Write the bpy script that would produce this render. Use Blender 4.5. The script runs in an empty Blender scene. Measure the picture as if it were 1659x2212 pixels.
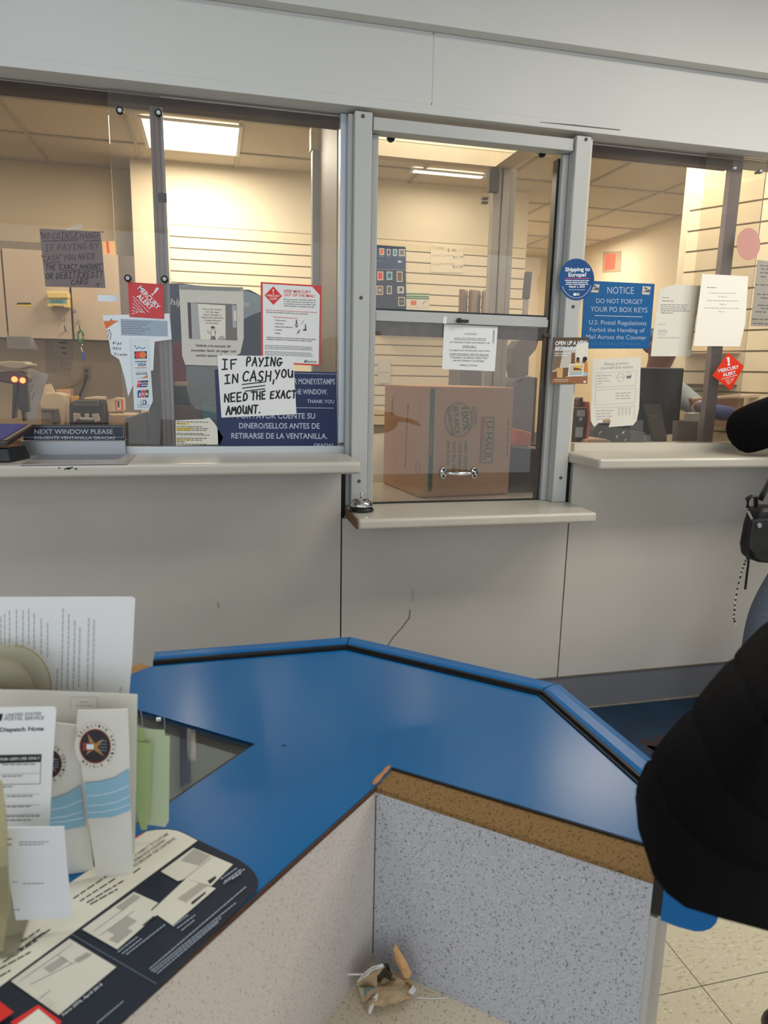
import bpy, bmesh, math, random
from mathutils import Vector as V, Matrix
random.seed(7)
scn = bpy.context.scene
C = scn.collection

# ------------------------------------------------------------------ camera
YAW, PIT, ROL, FP = .24242952, .19508265, -.0203998, 1500.0
CAM = V((0, -2.36333, 1.33))
_cy, _sy = math.cos(YAW), math.sin(YAW)
_f = V((_sy*math.cos(PIT), _cy*math.cos(PIT), -math.sin(PIT)))
_r = V((_cy, -_sy, 0)); _d = _f.cross(_r)
RT = math.cos(ROL)*_r + math.sin(ROL)*_d
DN = -math.sin(ROL)*_r + math.cos(ROL)*_d
FW = _f
cd = bpy.data.cameras.new('camera'); cam = bpy.data.objects.new('camera', cd); C.objects.link(cam)
m = Matrix((RT, -DN, -FW)).transposed().to_4x4(); m.translation = CAM
cam.matrix_world = m
cd.sensor_fit = 'HORIZONTAL'; cd.sensor_width = 36; cd.lens = FP/1659*36
cd.clip_start = .02; cd.clip_end = 60
cd.dof.use_dof = True; cd.dof.focus_distance = 2.2; cd.dof.aperture_fstop = 10
scn.camera = cam
scn.view_settings.view_transform = 'Standard'; scn.view_settings.look = 'None'
scn.view_settings.gamma = 1; scn.view_settings.exposure = -.06
scn.view_settings.use_curve_mapping = False

# ------------------------------------------------------------------ world and lamps
w = bpy.data.worlds.new('world'); scn.world = w; w.use_nodes = True
bg = w.node_tree.nodes['Background']; bg.inputs[0].default_value = (.72, .84, 1, 1); bg.inputs[1].default_value = .30
def area(name, loc, sx, sy, e, col, rot=(0, 0, 0)):
    l = bpy.data.lights.new(name, 'AREA'); l.shape = 'RECTANGLE'; l.size = sx; l.size_y = sy; l.energy = e; l.color = col
    o = bpy.data.objects.new(name, l); C.objects.link(o); o.location = loc; o.rotation_euler = rot
    return o
WARM = (1, .89, .73); COOL = (.90, .96, 1); LOBBY = (1, .93, .82)
area('lobby_lamp', (2.0, -1.25, 2.74), 1.2, .5, 25, LOBBY)
area('lobby_lamp', (-.5, -1.25, 2.74), 1.2, .5, 9, COOL)
area('lobby_lamp', (3.7, -1.25, 2.74), 1.2, .5, 44, LOBBY)
area('lobby_lamp', (-3.2, -3.4, 2.74), 1.2, .5, 22, COOL)
area('storefront_window', (-.3, -5.6, 1.45), 8.4, 2.6, 92, (.86, .93, 1), (math.radians(90), 0, 0))
area('office_area_light', (-.075, 2.215, 2.672), .50, .50, 26, WARM)
area('office_area_light', (1.59, 2.4575, 2.672), .48, .05, 3, WARM)
area('office_area_light', (2.6, 1.2, 2.66), 1.1, .5, 27, WARM)  # no fixture here: unseen light added to brighten the right office
area('office_area_light', (3.1, 4.0, 2.66), 1.1, .5, 24, WARM)  # unseen light added to lift the far right of the office
area('office_area_light', (-1.6, 2.0, 2.66), 1.1, .5, 12, WARM)  # unseen light added for the left office, no fixture built
area('office_area_light', (.86, .36, 2.66), .55, .30, 7, WARM)  # added above the header's sightline to brighten the lintel face
area('office_area_light', (-.8, .45, 2.66), 1.1, .30, 5, WARM)  # added out of view to brighten things behind the left window
area('office_area_light', (2.2, .45, 2.66), 1.1, .30, 10, WARM)  # added out of view to brighten things behind the right window

# ------------------------------------------------------------------ helpers
class PL:
    def __init__(s, n, p): s.n = V(n).normalized(); s.p = V(p)
def PY(y): return PL((0, -1, 0), (0, y, 0))
def PZ(z): return PL((0, 0, 1), (0, 0, z))
def ray(x, y): return FW + RT*((x-829.5)/FP) + DN*((y-1106)/FP)
def U(x, y, pl, lift=0.0):
    if not isinstance(pl, PL): pl = PY(pl)
    d = ray(x, y); p = pl.p + pl.n*lift
    return CAM + d*((p-CAM).dot(pl.n)/d.dot(pl.n))
def K(ox, oy, s): return lambda *pts: [(ox+s*x, oy+s*y) for x, y in pts]
def lin(c): c /= 255.0; return c/12.92 if c <= .04045 else ((c+.055)/1.055)**2.4
MATS = {}
def mat(name, rgb, rough=.5, metal=0, spec=.5, noise=0, nscale=6, bump=0, bscale=200, emit=0, coat=0, stretch=None):
    if name in MATS: return MATS[name]
    M = bpy.data.materials.new(name); M.use_nodes = True; nt = M.node_tree; b = nt.nodes['Principled BSDF']
    col = (lin(rgb[0]), lin(rgb[1]), lin(rgb[2]), 1)
    b.inputs['Base Color'].default_value = col; b.inputs['Roughness'].default_value = rough
    b.inputs['Metallic'].default_value = metal; b.inputs['Specular IOR Level'].default_value = spec
    b.inputs['Coat Weight'].default_value = coat
    if emit: b.inputs['Emission Color'].default_value = col; b.inputs['Emission Strength'].default_value = emit
    if noise or bump:
        tc = nt.nodes.new('ShaderNodeTexCoord'); mp = nt.nodes.new('ShaderNodeMapping'); nt.links.new(tc.outputs['Object'], mp.inputs[0])
        if stretch: mp.inputs['Scale'].default_value = stretch
    if noise:
        n = nt.nodes.new('ShaderNodeTexNoise'); n.inputs['Scale'].default_value = nscale; n.inputs['Detail'].default_value = 5
        nt.links.new(mp.outputs[0], n.inputs['Vector'])
        r = nt.nodes.new('ShaderNodeMapRange'); r.inputs[1].default_value = .3; r.inputs[2].default_value = .7; r.inputs[3].default_value = 1-noise; r.inputs[4].default_value = 1+noise
        nt.links.new(n.outputs[0], r.inputs[0])
        x = nt.nodes.new('ShaderNodeVectorMath'); x.operation = 'SCALE'; x.inputs[0].default_value = col[:3]; nt.links.new(r.outputs[0], x.inputs['Scale'])
        nt.links.new(x.outputs[0], b.inputs['Base Color'])
    if bump:
        n2 = nt.nodes.new('ShaderNodeTexNoise'); n2.inputs['Scale'].default_value = bscale; nt.links.new(mp.outputs[0], n2.inputs['Vector'])
        bp = nt.nodes.new('ShaderNodeBump'); bp.inputs['Strength'].default_value = bump; bp.inputs['Distance'].default_value = .002
        nt.links.new(n2.outputs[0], bp.inputs['Height']); nt.links.new(bp.outputs[0], b.inputs['Normal'])
    MATS[name] = M; return M
def speckle(name, base, dark, light, scale=330, amt=.62, rough=.45, coarse=None):
    M = bpy.data.materials.new(name); M.use_nodes = True; nt = M.node_tree; b = nt.nodes['Principled BSDF']; b.inputs['Roughness'].default_value = rough
    tc = nt.nodes.new('ShaderNodeTexCoord')
    L = lambda c: (lin(c[0]), lin(c[1]), lin(c[2]), 1)
    prev = None
    for col, sc, lo in ((dark, scale, amt), (light, scale*1.23, amt+.03)):
        n = nt.nodes.new('ShaderNodeTexNoise'); n.inputs['Scale'].default_value = sc; n.inputs['Detail'].default_value = 1.5
        mp = nt.nodes.new('ShaderNodeMapping'); mp.inputs['Location'].default_value = (sc*.013, 3.1, 1.7)
        if coarse: mp.inputs['Scale'].default_value = coarse; mp.inputs['Rotation'].default_value = (0, 0, .6)
        nt.links.new(tc.outputs['Object'], mp.inputs[0]); nt.links.new(mp.outputs[0], n.inputs['Vector'])
        r = nt.nodes.new('ShaderNodeMapRange'); r.inputs[1].default_value = lo; r.inputs[2].default_value = lo+.05; nt.links.new(n.outputs[0], r.inputs[0])
        mx = nt.nodes.new('ShaderNodeMix'); mx.data_type = 'RGBA'; nt.links.new(r.outputs[0], mx.inputs[0]); mx.inputs[7].default_value = L(col)
        if prev: nt.links.new(prev.outputs[2], mx.inputs[6])
        else: mx.inputs[6].default_value = L(base)
        prev = mx
    nt.links.new(prev.outputs[2], b.inputs['Base Color']); MATS[name] = M; return M
def glass(name, tint=(1, 1, 1), haze=.03, hazecol=(.8, .78, .74), ior=1.45, rough=.01):
    M = bpy.data.materials.new(name); M.use_nodes = True; nt = M.node_tree; nt.nodes.clear()
    o = nt.nodes.new('ShaderNodeOutputMaterial'); t = nt.nodes.new('ShaderNodeBsdfTransparent'); t.inputs[0].default_value = (*tint, 1)
    g = nt.nodes.new('ShaderNodeBsdfGlossy'); g.inputs['Roughness'].default_value = rough; d = nt.nodes.new('ShaderNodeBsdfDiffuse'); d.inputs[0].default_value = (*hazecol, 1)
    fr = nt.nodes.new('ShaderNodeFresnel'); fr.inputs[0].default_value = ior
    tc = nt.nodes.new('ShaderNodeTexCoord'); n = nt.nodes.new('ShaderNodeTexNoise'); n.inputs['Scale'].default_value = 3; n.inputs['Detail'].default_value = 6
    nt.links.new(tc.outputs['Object'], n.inputs['Vector'])
    r = nt.nodes.new('ShaderNodeMapRange'); r.inputs[1].default_value = .35; r.inputs[2].default_value = .75; r.inputs[3].default_value = haze*.5; r.inputs[4].default_value = haze*1.8
    nt.links.new(n.outputs[0], r.inputs[0])
    m1 = nt.nodes.new('ShaderNodeMixShader'); nt.links.new(r.outputs[0], m1.inputs[0]); nt.links.new(t.outputs[0], m1.inputs[1]); nt.links.new(d.outputs[0], m1.inputs[2])
    m2 = nt.nodes.new('ShaderNodeMixShader'); nt.links.new(fr.outputs[0], m2.inputs[0]); nt.links.new(m1.outputs[0], m2.inputs[1]); nt.links.new(g.outputs[0], m2.inputs[2])
    nt.links.new(m2.outputs[0], o.inputs[0]); MATS[name] = M; return M

def props(o, label=None, cat=None, group=None, kind=None):
    if label: o['label'] = label
    if cat: o['category'] = cat
    if group: o['group'] = group
    if kind: o['kind'] = kind
    return o
def empty(name, loc, label, cat, group=None):
    o = bpy.data.objects.new(name, None); C.objects.link(o); o.location = loc; o.empty_display_size = .05
    o['base'] = 1; del o['base']
    return props(o, label, cat, group)
def adopt(o, par):
    p = par; mw = Matrix.Identity(4); chain = []
    while p: chain.append(p); p = p.parent
    tot = V((0, 0, 0)) if False else None
    o.parent = par
    bpy_w = world_of(par)
    o.matrix_parent_inverse = bpy_w.inverted()
def world_of(o):
    l = Matrix.LocRotScale(o.location, o.rotation_euler, o.scale)
    if o.parent: return world_of(o.parent) @ o.matrix_parent_inverse @ l
    return l
class B:
    def __init__(s): s.v = []; s.f = []
    def add(s, vs, fs):
        k = len(s.v); s.v += [V(p) for p in vs]; s.f += [tuple(i+k for i in f) for f in fs]; return s
    def box(s, a, b):
        x0, x1 = sorted((a[0], b[0])); y0, y1 = sorted((a[1], b[1])); z0, z1 = sorted((a[2], b[2]))
        return s.add([(x0, y0, z0), (x1, y0, z0), (x1, y1, z0), (x0, y1, z0), (x0, y0, z1), (x1, y0, z1), (x1, y1, z1), (x0, y1, z1)],
                     [(3, 2, 1, 0), (4, 5, 6, 7), (0, 1, 5, 4), (1, 2, 6, 5), (2, 3, 7, 6), (3, 0, 4, 7)])
    def prism(s, pts, d):
        n = len(pts); d = V(d); pts = [V(p) for p in pts]
        return s.add(pts + [p+d for p in pts], [tuple(range(n)), tuple(range(2*n-1, n-1, -1))] + [(i, i+n, (i+1) % n+n, (i+1) % n) for i in range(n)])
    def flat(s, pts): return s.add(pts, [tuple(range(len(pts)))])
    def rings(s, rr, cap=True):
        n = len(rr[0]); k = len(s.v)
        for r in rr: s.v += [V(p) for p in r]
        for i in range(len(rr)-1):
            for j in range(n): s.f.append((k+i*n+j, k+i*n+(j+1) % n, k+(i+1)*n+(j+1) % n, k+(i+1)*n+j))
        if cap: s.f.append(tuple(k+j for j in range(n-1, -1, -1))); s.f.append(tuple(k+(len(rr)-1)*n+j for j in range(n)))
        return s
    def tube(s, path, r, n=10, flatten=1):
        path = [V(p) for p in path]; rr = []
        up = V((0, 0, 1))
        for i, p in enumerate(path):
            t = (path[min(i+1, len(path)-1)]-path[max(i-1, 0)]).normalized()
            a = t.cross(up)
            if a.length < .1: a = t.cross(V((1, 0, 0)))
            a.normalize(); b = t.cross(a).normalized(); R = r[i] if isinstance(r, (list, tuple)) else r
            rr.append([p+a*math.cos(q*2*math.pi/n)*R+b*math.sin(q*2*math.pi/n)*R*flatten for q in range(n)])
        return s.rings(rr)
    def lathe(s, prof, c, n=32, ax=(0, 0, 1)):
        ax = V(ax).normalized(); a = ax.cross(V((0, 1, 0)));
        if a.length < .1: a = ax.cross(V((1, 0, 0)))
        a.normalize(); b = ax.cross(a); c = V(c)
        return s.rings([[c+ax*z+a*math.cos(q*2*math.pi/n)*max(r, 1e-5)+b*math.sin(q*2*math.pi/n)*max(r, 1e-5) for q in range(n)] for r, z in prof])
    def obj(s, name, M, parent=None, label=None, cat=None, group=None, kind=None, smooth=False, bevel=0, sub=0, seg=2):
        me = bpy.data.meshes.new(name)
        lo = V([min(p[i] for p in s.v) for i in range(3)]); hi = V([max(p[i] for p in s.v) for i in range(3)])
        c = V(((lo.x+hi.x)/2, (lo.y+hi.y)/2, lo.z))
        me.from_pydata([p-c for p in s.v], [], s.f); me.materials.append(M)
        bm = bmesh.new(); bm.from_mesh(me)
        if len(bm.verts) < 60000: bmesh.ops.recalc_face_normals(bm, faces=bm.faces)
        bm.to_mesh(me); bm.free()
        if smooth:
            for p in me.polygons: p.use_smooth = True
        o = bpy.data.objects.new(name, me); C.objects.link(o); o.location = c
        if parent: adopt(o, parent)
        if bevel:
            md = o.modifiers.new('bevel', 'BEVEL'); md.width = bevel; md.segments = seg; md.limit_method = 'ANGLE'; md.angle_limit = math.radians(40)
        if sub:
            md = o.modifiers.new('sub', 'SUBSURF'); md.levels = sub; md.render_levels = sub
        return props(o, label, cat, group, kind)
def struct(name, b, M, **k): return b.obj(name, M, kind='structure', **k)
def dup(o, loc, label=None, parent=None):
    c = o.copy(); C.objects.link(c); c.location = loc
    if label: c['label'] = label
    for ch in o.children:
        d = ch.copy(); C.objects.link(d); d.parent = c
    return c
def bpx(b, x0, y0, x1, y1, Y, dep):
    p = U(x0, (y0+y1)/2, Y); q = U(x1, (y0+y1)/2, Y); t = U((x0+x1)/2, y0, Y); u = U((x0+x1)/2, y1, Y)
    return b.box((p.x, Y, u.z), (q.x, Y+dep, t.z))
# text --------------------------------------------------------------
_tc = {}
def tgeo(s, bold=0):
    k = (s, bold)
    if k in _tc: return _tc[k]
    cu = bpy.data.curves.new('t', 'FONT'); cu.body = s; cu.resolution_u = 3; cu.offset = bold; cu.size = 1
    ob = bpy.data.objects.new('t', cu); me = bpy.data.meshes.new_from_object(ob)
    vs = [(v.co.x, v.co.y) for v in me.vertices]; fs = [tuple(p.vertices) for p in me.polygons]
    bpy.data.objects.remove(ob); bpy.data.meshes.remove(me); bpy.data.curves.remove(cu)
    x0 = min(v[0] for v in vs); x1 = max(v[0] for v in vs); W = max(x1-x0, 1e-6)
    _tc[k] = ([((x-x0)/W, y/.72) for x, y in vs], fs); return _tc[k]
HF = {'A': [[(0, 0), (.5, 1), (.95, 0)], [(.2, .4), (.85, .42)]], 'B': [[(.1, 0), (.1, 1), (.7, .95), (.75, .6), (.15, .5), (.85, .4), (.8, .05), (.1, 0)]], 'C': [[(.9, .85), (.6, 1), (.2, .8), (.05, .4), (.25, .05), (.6, 0), (.9, .15)]],
 'D': [[(.1, 0), (.15, 1), (.7, .85), (.9, .5), (.7, .1), (.1, 0)]], 'E': [[(.85, 1), (.1, .95), (.1, 0), (.85, .02)], [(.1, .5), (.7, .52)]], 'F': [[(.15, 0), (.1, .95), (.9, 1)], [(.12, .5), (.7, .52)]],
 'G': [[(.9, .85), (.55, 1), (.15, .75), (.05, .35), (.3, 0), (.7, .05), (.9, .4), (.5, .4)], [(.9, .4), (1.1, .42)]], 'H': [[(.1, 0), (.1, 1)], [(.85, 0), (.85, 1)], [(.1, .5), (.85, .52)]], 'I': [[(.1, 1), (.8, 1)], [(.45, 1), (.45, 0)], [(.05, 0), (.85, .02)]],
 'M': [[(0, 0), (.15, 1), (.5, .3), (.85, 1), (1, 0)]], 'N': [[(.05, 0), (.1, 1), (.85, 0), (.9, 1)]], 'O': [[(.5, 1), (.1, .75), (.1, .2), (.5, 0), (.9, .25), (.88, .8), (.5, 1)]], 'P': [[(.15, 0), (.1, 1), (.75, .95), (.85, .65), (.6, .45), (.12, .42)]],
 'R': [[(.1, 0), (.1, 1), (.75, .95), (.8, .6), (.12, .48), (.9, 0)]], 'S': [[(.85, .9), (.5, 1), (.15, .8), (.3, .55), (.75, .4), (.8, .12), (.45, 0), (.05, .12)]], 'T': [[(0, 1), (.95, .98)], [(.5, 1), (.45, 0)]], 'U': [[(.1, 1), (.1, .2), (.45, 0), (.8, .2), (.85, 1), (.9, 0)]],
 'X': [[(.05, 0), (.9, 1)], [(.1, 1), (.85, 0)]], 'Y': [[(.05, 1), (.45, .5)], [(.95, 1), (.3, -.1)]], ',': [[(.3, .15), (.15, -.25)]], '.': [[(.2, 0), (.3, .05)]], '/': [[(.1, -.1), (.8, 1.1)]], '"': [[(.2, 1.1), (.2, .85)], [(.45, 1.1), (.42, .85)]]}
def rebase(P, base):
    if base is None: return P
    lo = min(q.z for q in P); hi = max(q.z for q in P)
    for q in P:
        if q.z < lo+.28*(hi-lo): q.z = base
    return P
class Sheet:
    def __init__(s, name, pts, pl, M, label=None, cat=None, group=None, thick=.0008, parent=None, lift=0, base=None):
        s.pl = pl if isinstance(pl, PL) else PY(pl); s.l = lift+.0003; s.L = {}
        b = B(); f = rebase([U(x, y, s.pl, lift) for x, y in pts], base); b.prism(f, -s.pl.n*thick)
        s.o = b.obj(name, M, parent, label, cat, group)
    def bl(s, M, txt=False):
        k = (M.name, txt)
        if k not in s.L: s.L[k] = (B(), M)
        return s.L[k][0]
    def P(s, x, y): return U(x, y, s.pl, s.l)
    def poly(s, M, pts, txt=False): s.l += 4e-5; s.bl(M, txt).flat([s.P(*p) for p in pts]); return s
    def rect(s, M, x0, y0, x1, y1): return s.poly(M, [(x0, y0), (x1, y0), (x1, y1), (x0, y1)])
    def ell(s, M, cx, cy, rx, ry, n=28, a0=0, a1=6.2832): return s.poly(M, [(cx+rx*math.cos(a0+(a1-a0)*i/n), cy+ry*math.sin(a0+(a1-a0)*i/n)) for i in range(n)])
    def line(s, M, pts, wd, txt=False):
        s.l += 1e-5; b = s.bl(M, txt)
        for i, ((x0, y0), (x1, y1)) in enumerate(zip(pts, pts[1:])):
            d = math.hypot(x1-x0, y1-y0) or 1; ux, uy = (x1-x0)/d, (y1-y0)/d; h = wd/2; e = h*.7
            x0 -= ux*e; y0 -= uy*e; x1 += ux*e; y1 += uy*e; s.l += 2e-7
            b.flat([s.P(x0-uy*h, y0+ux*h), s.P(x1-uy*h, y1+ux*h), s.P(x1+uy*h, y1-ux*h), s.P(x0+uy*h, y0-ux*h)])
        return s
    def arc(s, M, cx, cy, rx, ry, wd, a0=0, a1=6.2832, n=24): return s.line(M, [(cx+rx*math.cos(a0+(a1-a0)*i/n), cy+ry*math.sin(a0+(a1-a0)*i/n)) for i in range(n+1)], wd)
    def text(s, M, t, p0, p1, h, bold=0, shear=0):
        vs, fs = tgeo(t, bold); dx, dy = p1[0]-p0[0], p1[1]-p0[1]; d = math.hypot(dx, dy); ux, uy = dy/d, -dx/d; s.l += 4e-5
        s.bl(M, True).add([s.P(p0[0]+dx*x+ux*h*y+dx/d*shear*h*y, p0[1]+dy*x+uy*h*y+dy/d*shear*h*y) for x, y in vs], fs); return s
    def bars(s, M, p0, p1, h, wl=(3, 9), gap=1.6):
        dx, dy = p1[0]-p0[0], p1[1]-p0[1]; d = math.hypot(dx, dy); t = 0
        while t < d-2:
            e = min(d, t+random.uniform(*wl)*h/2.2); a = (p0[0]+dx*t/d, p0[1]+dy*t/d); b = (p0[0]+dx*e/d, p0[1]+dy*e/d); s.line(M, [a, b], h*.62, True); t = e+gap*h/2.2+h*.45
        return s
    def hand(s, M, t, p0, p1, h, wd, jit=.05):
        adv = [.42 if c in ' ,./"' else 1.0 for c in t]; tot = sum(adv)+.0; dx, dy = p1[0]-p0[0], p1[1]-p0[1]; d = math.hypot(dx, dy); cw = d/tot
        ux, uy = dx/d, dy/d; x = 0
        for c, a in zip(t, adv):
            for st in HF.get(c, []):
                pts = []
                hh = h*random.uniform(.93, 1.05)
                for (px, py) in st:
                    px += random.uniform(-jit, jit)*.6; py += random.uniform(-jit, jit)*.6
                    qx = (x+px*.8*(1 if a == 1 else .6))*cw+py*h*.08; pts.append((p0[0]+ux*qx+uy*hh*py, p0[1]+uy*qx-ux*hh*py))
                if len(pts) > 4:      # round the strokes
                    q = [pts[0]]
                    for i in range(len(pts)-1):
                        (ax, ay), (bx, by) = pts[i], pts[i+1]; q += [(ax*.75+bx*.25, ay*.75+by*.25), (ax*.25+bx*.75, ay*.25+by*.75)]
                    pts = q+[pts[-1]]
                s.line(M, pts, wd, True)
            x += a
        return s
    def done(s):
        for (k, txt), (b, M) in s.L.items(): b.obj('lettering' if txt else 'printed_shape', M, s.o)
        return s.o

# ------------------------------------------------------------------ materials
m_head = mat('header_paint', (206, 206, 203), .55, noise=.02, nscale=3)
m_panel = mat('counter_laminate', (197, 191, 182), .38, noise=.05, nscale=2.2)
m_base = mat('baseboard_vinyl', (112, 112, 116), .5, noise=.05, nscale=5)
m_dark = mat('shadow_gap_black', (12, 12, 13), .7)
m_black = mat('black_plastic', (22, 22, 23), .35)
m_alum = mat('anodised_aluminium', (205, 212, 218), .35, metal=.35)
m_alum2 = mat('grey_painted_frame', (186, 187, 185), .4)
m_steel = mat('brushed_steel', (168, 170, 174), .42, metal=.85, noise=.04, nscale=30, stretch=(1, 1, 40))
m_chrome = mat('chrome', (225, 225, 225), .08, metal=1)
m_ledge = mat('ledge_laminate', (196, 190, 178), .3, noise=.03, nscale=5)
m_cream = mat('cream_wall', (238, 226, 200), .7)
m_slat = mat('slatwall_laminate', (240, 227, 196), .45)
m_slatgap = mat('slat_groove', (150, 138, 115), .7)
m_ceil = mat('ceiling_tile', (215, 205, 188), .85, noise=.04, nscale=40)
m_grid = mat('ceiling_grid', (190, 182, 168), .6)
m_white = mat('white_paper', (236, 236, 236), .6)
m_offw = mat('warm_paper', (226, 222, 210), .6)
m_paperg = mat('grey_laminated_paper', (205, 200, 190), .35)
m_ink = mat('black_ink', (28, 28, 32), .6)
m_grey = mat('grey_ink', (110, 110, 115), .6)
m_lgrey = mat('light_grey_ink', (172, 172, 174), .6)
m_red = mat('signal_red', (222, 40, 34), .4)
m_red2 = mat('poster_red', (214, 62, 58), .4)
m_navy = mat('navy_sign', (16, 36, 84), .35)
m_blue = mat('notice_blue', (10, 92, 152), .35)
m_wht = mat('white_ink', (232, 236, 240), .5)
m_sil = mat('silver_ink', (186, 196, 214), .5)
m_brown = mat('exposed_board', (120, 84, 58), .8, noise=.15, nscale=20)
m_kraft = mat('kraft_cardboard', (204, 160, 122), .75, noise=.06, nscale=8)
m_green = mat('green_print', (52, 108, 70), .6)
m_yel = mat('highlighter_yellow', (232, 205, 70), .6)
m_orange = mat('orange_print', (225, 120, 50), .6)
m_teal = mat('teal_card', (28, 150, 175), .5)
m_glass = glass('acrylic_sheet', (.965, .96, .95), .03, ior=1.34)
m_glass2 = glass('hazy_acrylic_sheet', (.90, .88, .85), .03, (.66, .62, .58), 1.3)
m_glass3 = glass('sash_acrylic', (.91, .895, .875), .05, (.6, .54, .48))
m_glassc = glass('clear_window_pane', (.97, .96, .94), .03)
m_clear = glass('clear_plastic', (.95, .94, .9), .10, (.9, .88, .82))
m_tape = glass('clear_tape', (.92, .92, .92), .22, (.9, .9, .9), rough=.15)

# ------------------------------------------------------------------ lobby shell
m_tile = speckle('vinyl_tile', (214, 203, 176), (190, 176, 148), (228, 219, 196), 60, .60, .35, (1, 2.2, 1))
nt = m_tile.node_tree; bs = nt.nodes['Principled BSDF']      # tile joints
tc = nt.nodes.new('ShaderNodeTexCoord'); mp = nt.nodes.new('ShaderNodeMapping'); br = nt.nodes.new('ShaderNodeTexBrick')
br.offset = 0; br.inputs['Brick Width'].default_value = .305; br.inputs['Row Height'].default_value = .305; br.inputs['Scale'].default_value = 1
br.inputs['Mortar Size'].default_value = .0011; br.inputs['Mortar'].default_value = (0, 0, 0, 1); br.inputs['Color1'].default_value = br.inputs['Color2'].default_value = (1, 1, 1, 1)
geo = nt.nodes.new('ShaderNodeNewGeometry'); mp.inputs['Location'].default_value = (-1.03+.305*8, 1.254+.305*14, 0)
nt.links.new(geo.outputs['Position'], mp.inputs[0]); nt.links.new(mp.outputs[0], br.inputs['Vector'])
src = bs.inputs['Base Color'].links[0].from_socket; mx = nt.nodes.new('ShaderNodeMix'); mx.data_type = 'RGBA'
nt.links.new(br.outputs['Color'], mx.inputs[0]); mx.inputs[6].default_value = (.10, .085, .06, 1); nt.links.new(src, mx.inputs[7]); nt.links.new(mx.outputs[2], bs.inputs['Base Color'])
struct('floor', B().box((-4.5, -6, -.05), (4.5, .02, 0)), m_tile)
struct('ceiling', B().box((-4.5, -6, 2.8), (4.5, .3, 2.85)), mat('lobby_ceiling', (225, 225, 222), .8))
b = B(); b.box((-3.5, .004, 2.192), (.7158, .2, 2.405)).box((.7183, .004, 2.192), (4.5, .2, 2.405)).box((-3.5, 0, 2.163), (4.5, .1, 2.192))
b.box((-3.5, -.042, 2.4055), (4.5, .2, 2.8)).box((.70, .006, 2.2), (.73, .19, 2.4)); b.box((-3.5, .1, 2.16), (4.5, .2, 2.2))
struct('wall_front', b, m_head, bevel=.0015)
b = B().box((-3.5, 0, .154), (.4285, .022, 1.016)).box((.4335, 0, .154), (1.3135, .022, .829)).box((1.3185, 0, .154), (4.5, .022, 1.016))
struct('wall_counter', b, m_panel, bevel=.001)
struct('wall_counter_backing', B().box((-3.5, .0235, 0), (4.5, .04, 1.0)).box((.44, .041, .8), (1.31, .06, .829)), m_dark) if False else None
struct('trim_1', B().box((.41, .024, .0), (.4465, .045, 1.014)).box((1.297, .024, 0), (1.335, .045, 1.014)), m_dark)
struct('baseboard_front', B().box((-3.5, .006, 0), (4.5, .03, .148)), m_base)
struct('trim_2', B().box((-3.5, .001, .1485), (4.5, .022, .1535)), mat('brown_edge_strip', (120, 104, 84), .7, noise=.2, nscale=30))
struct('trim_3', B().box((-3.5, -.004, 0), (4.5, .0055, .008)), mat('sealant_strip', (140, 130, 112), .8, noise=.2, nscale=20))
mt = B().box((-1.2, -.80, 0.0005), (4.4, -.006, .006)).obj('floor_mat', mat('navy_mat_rubber', (20, 48, 74), .55, noise=.25, nscale=9), None, 'dark navy floor covering strip at the foot of the counter wall', 'floor mat')
b = B()
for k, (x, y) in enumerate(((1405, 1608), (1418, 1624), (1430, 1600))):
    p = U(x, y, PZ(.0062)); b.flat([p+V((.028*math.cos(q)*(1+.3*math.sin(3*q+k)), .045*math.sin(q), 0)) for q in [i*.5236 for i in range(12)]])
b.obj('stain', mat('mat_stain', (52, 36, 36), .5), mt)

wc = bpy.data.objects['wall_counter']
sf = Sheet('scuff', [(889, 1270), (896, 1274), (895, 1300), (888, 1298)], -.0006, mat('scuff_pale', (186, 178, 166), .5), parent=wc, thick=.0004)
sf.line(mat('scuff_grey', (120, 114, 106), .7), [(886, 1318), (884, 1335), (868, 1356), (850, 1376), (838, 1394)], 2.2); sf.line(MATS['scuff_grey'], [(470, 1300), (473, 1314)], 1.2); sf.done()
wf = bpy.data.objects['wall_front']
sf = Sheet('scuff', [(1166, 263), (1240, 269), (1340, 280), (1340, 282), (1240, 272), (1166, 264)], -.0006, mat('scuff_dark', (96, 92, 86), .7), parent=wf, thick=.0004); sf.done()
# office shell behind the glass
xL = U(285, 450, 2.8).x
b = B().box((xL, 2.8, 0), (2.35, 2.9, 2.69)); struct('wall_back', b, m_cream)
struct('wall_office_left', B().box((-3.2, 3.08, 0), (xL, 3.18, 2.69)), mat('left_office_paint', (205, 190, 164), .7))
struct('wall_office_end', B().box((-3.3, .2, 0), (-3.2, 3.18, 2.69)), m_cream)
struct('wall_office_far', B().box((2.25, 5.4, 0), (4.1, 5.5, 2.69)).box((2.25, 2.9, 0), (2.35, 5.4, 2.69)), m_cream)
struct('wall_office_right', B().box((3.92, .2, 0), (4.02, 5.4, 2.69)), m_cream)
struct('floor_office', B().box((-3.2, .05, -.05), (3.92, 5.4, 0)), mat('office_floor', (120, 110, 98), .6))
struct('ceiling_office', B().box((-3.2, .2, 2.69), (3.92, 5.4, 2.74)), m_ceil)
b = B()
for k in range(-5, 7): b.box((.195+k*.61-.011, .22, 2.681), (.195+k*.61+.011, 5.4, 2.6895))
for k in range(0, 9): b.box((-3.2, .70+k*.593-.011, 2.682), (3.9, .70+k*.593+.011, 2.689))
struct('ceiling_grid', b, m_grid)
x0 = U(366, 500, 2.8).x; b = B(); z = 2.287
while z > .95: b.box((x0, 2.786, z-.0655), (2.34, 2.7985, z)); z -= .0743
struct('wall_slats', b, m_slat)
struct('trim_4', B().box((x0, 2.794, .9), (2.34, 2.7995, 2.294)), m_slatgap)
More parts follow.
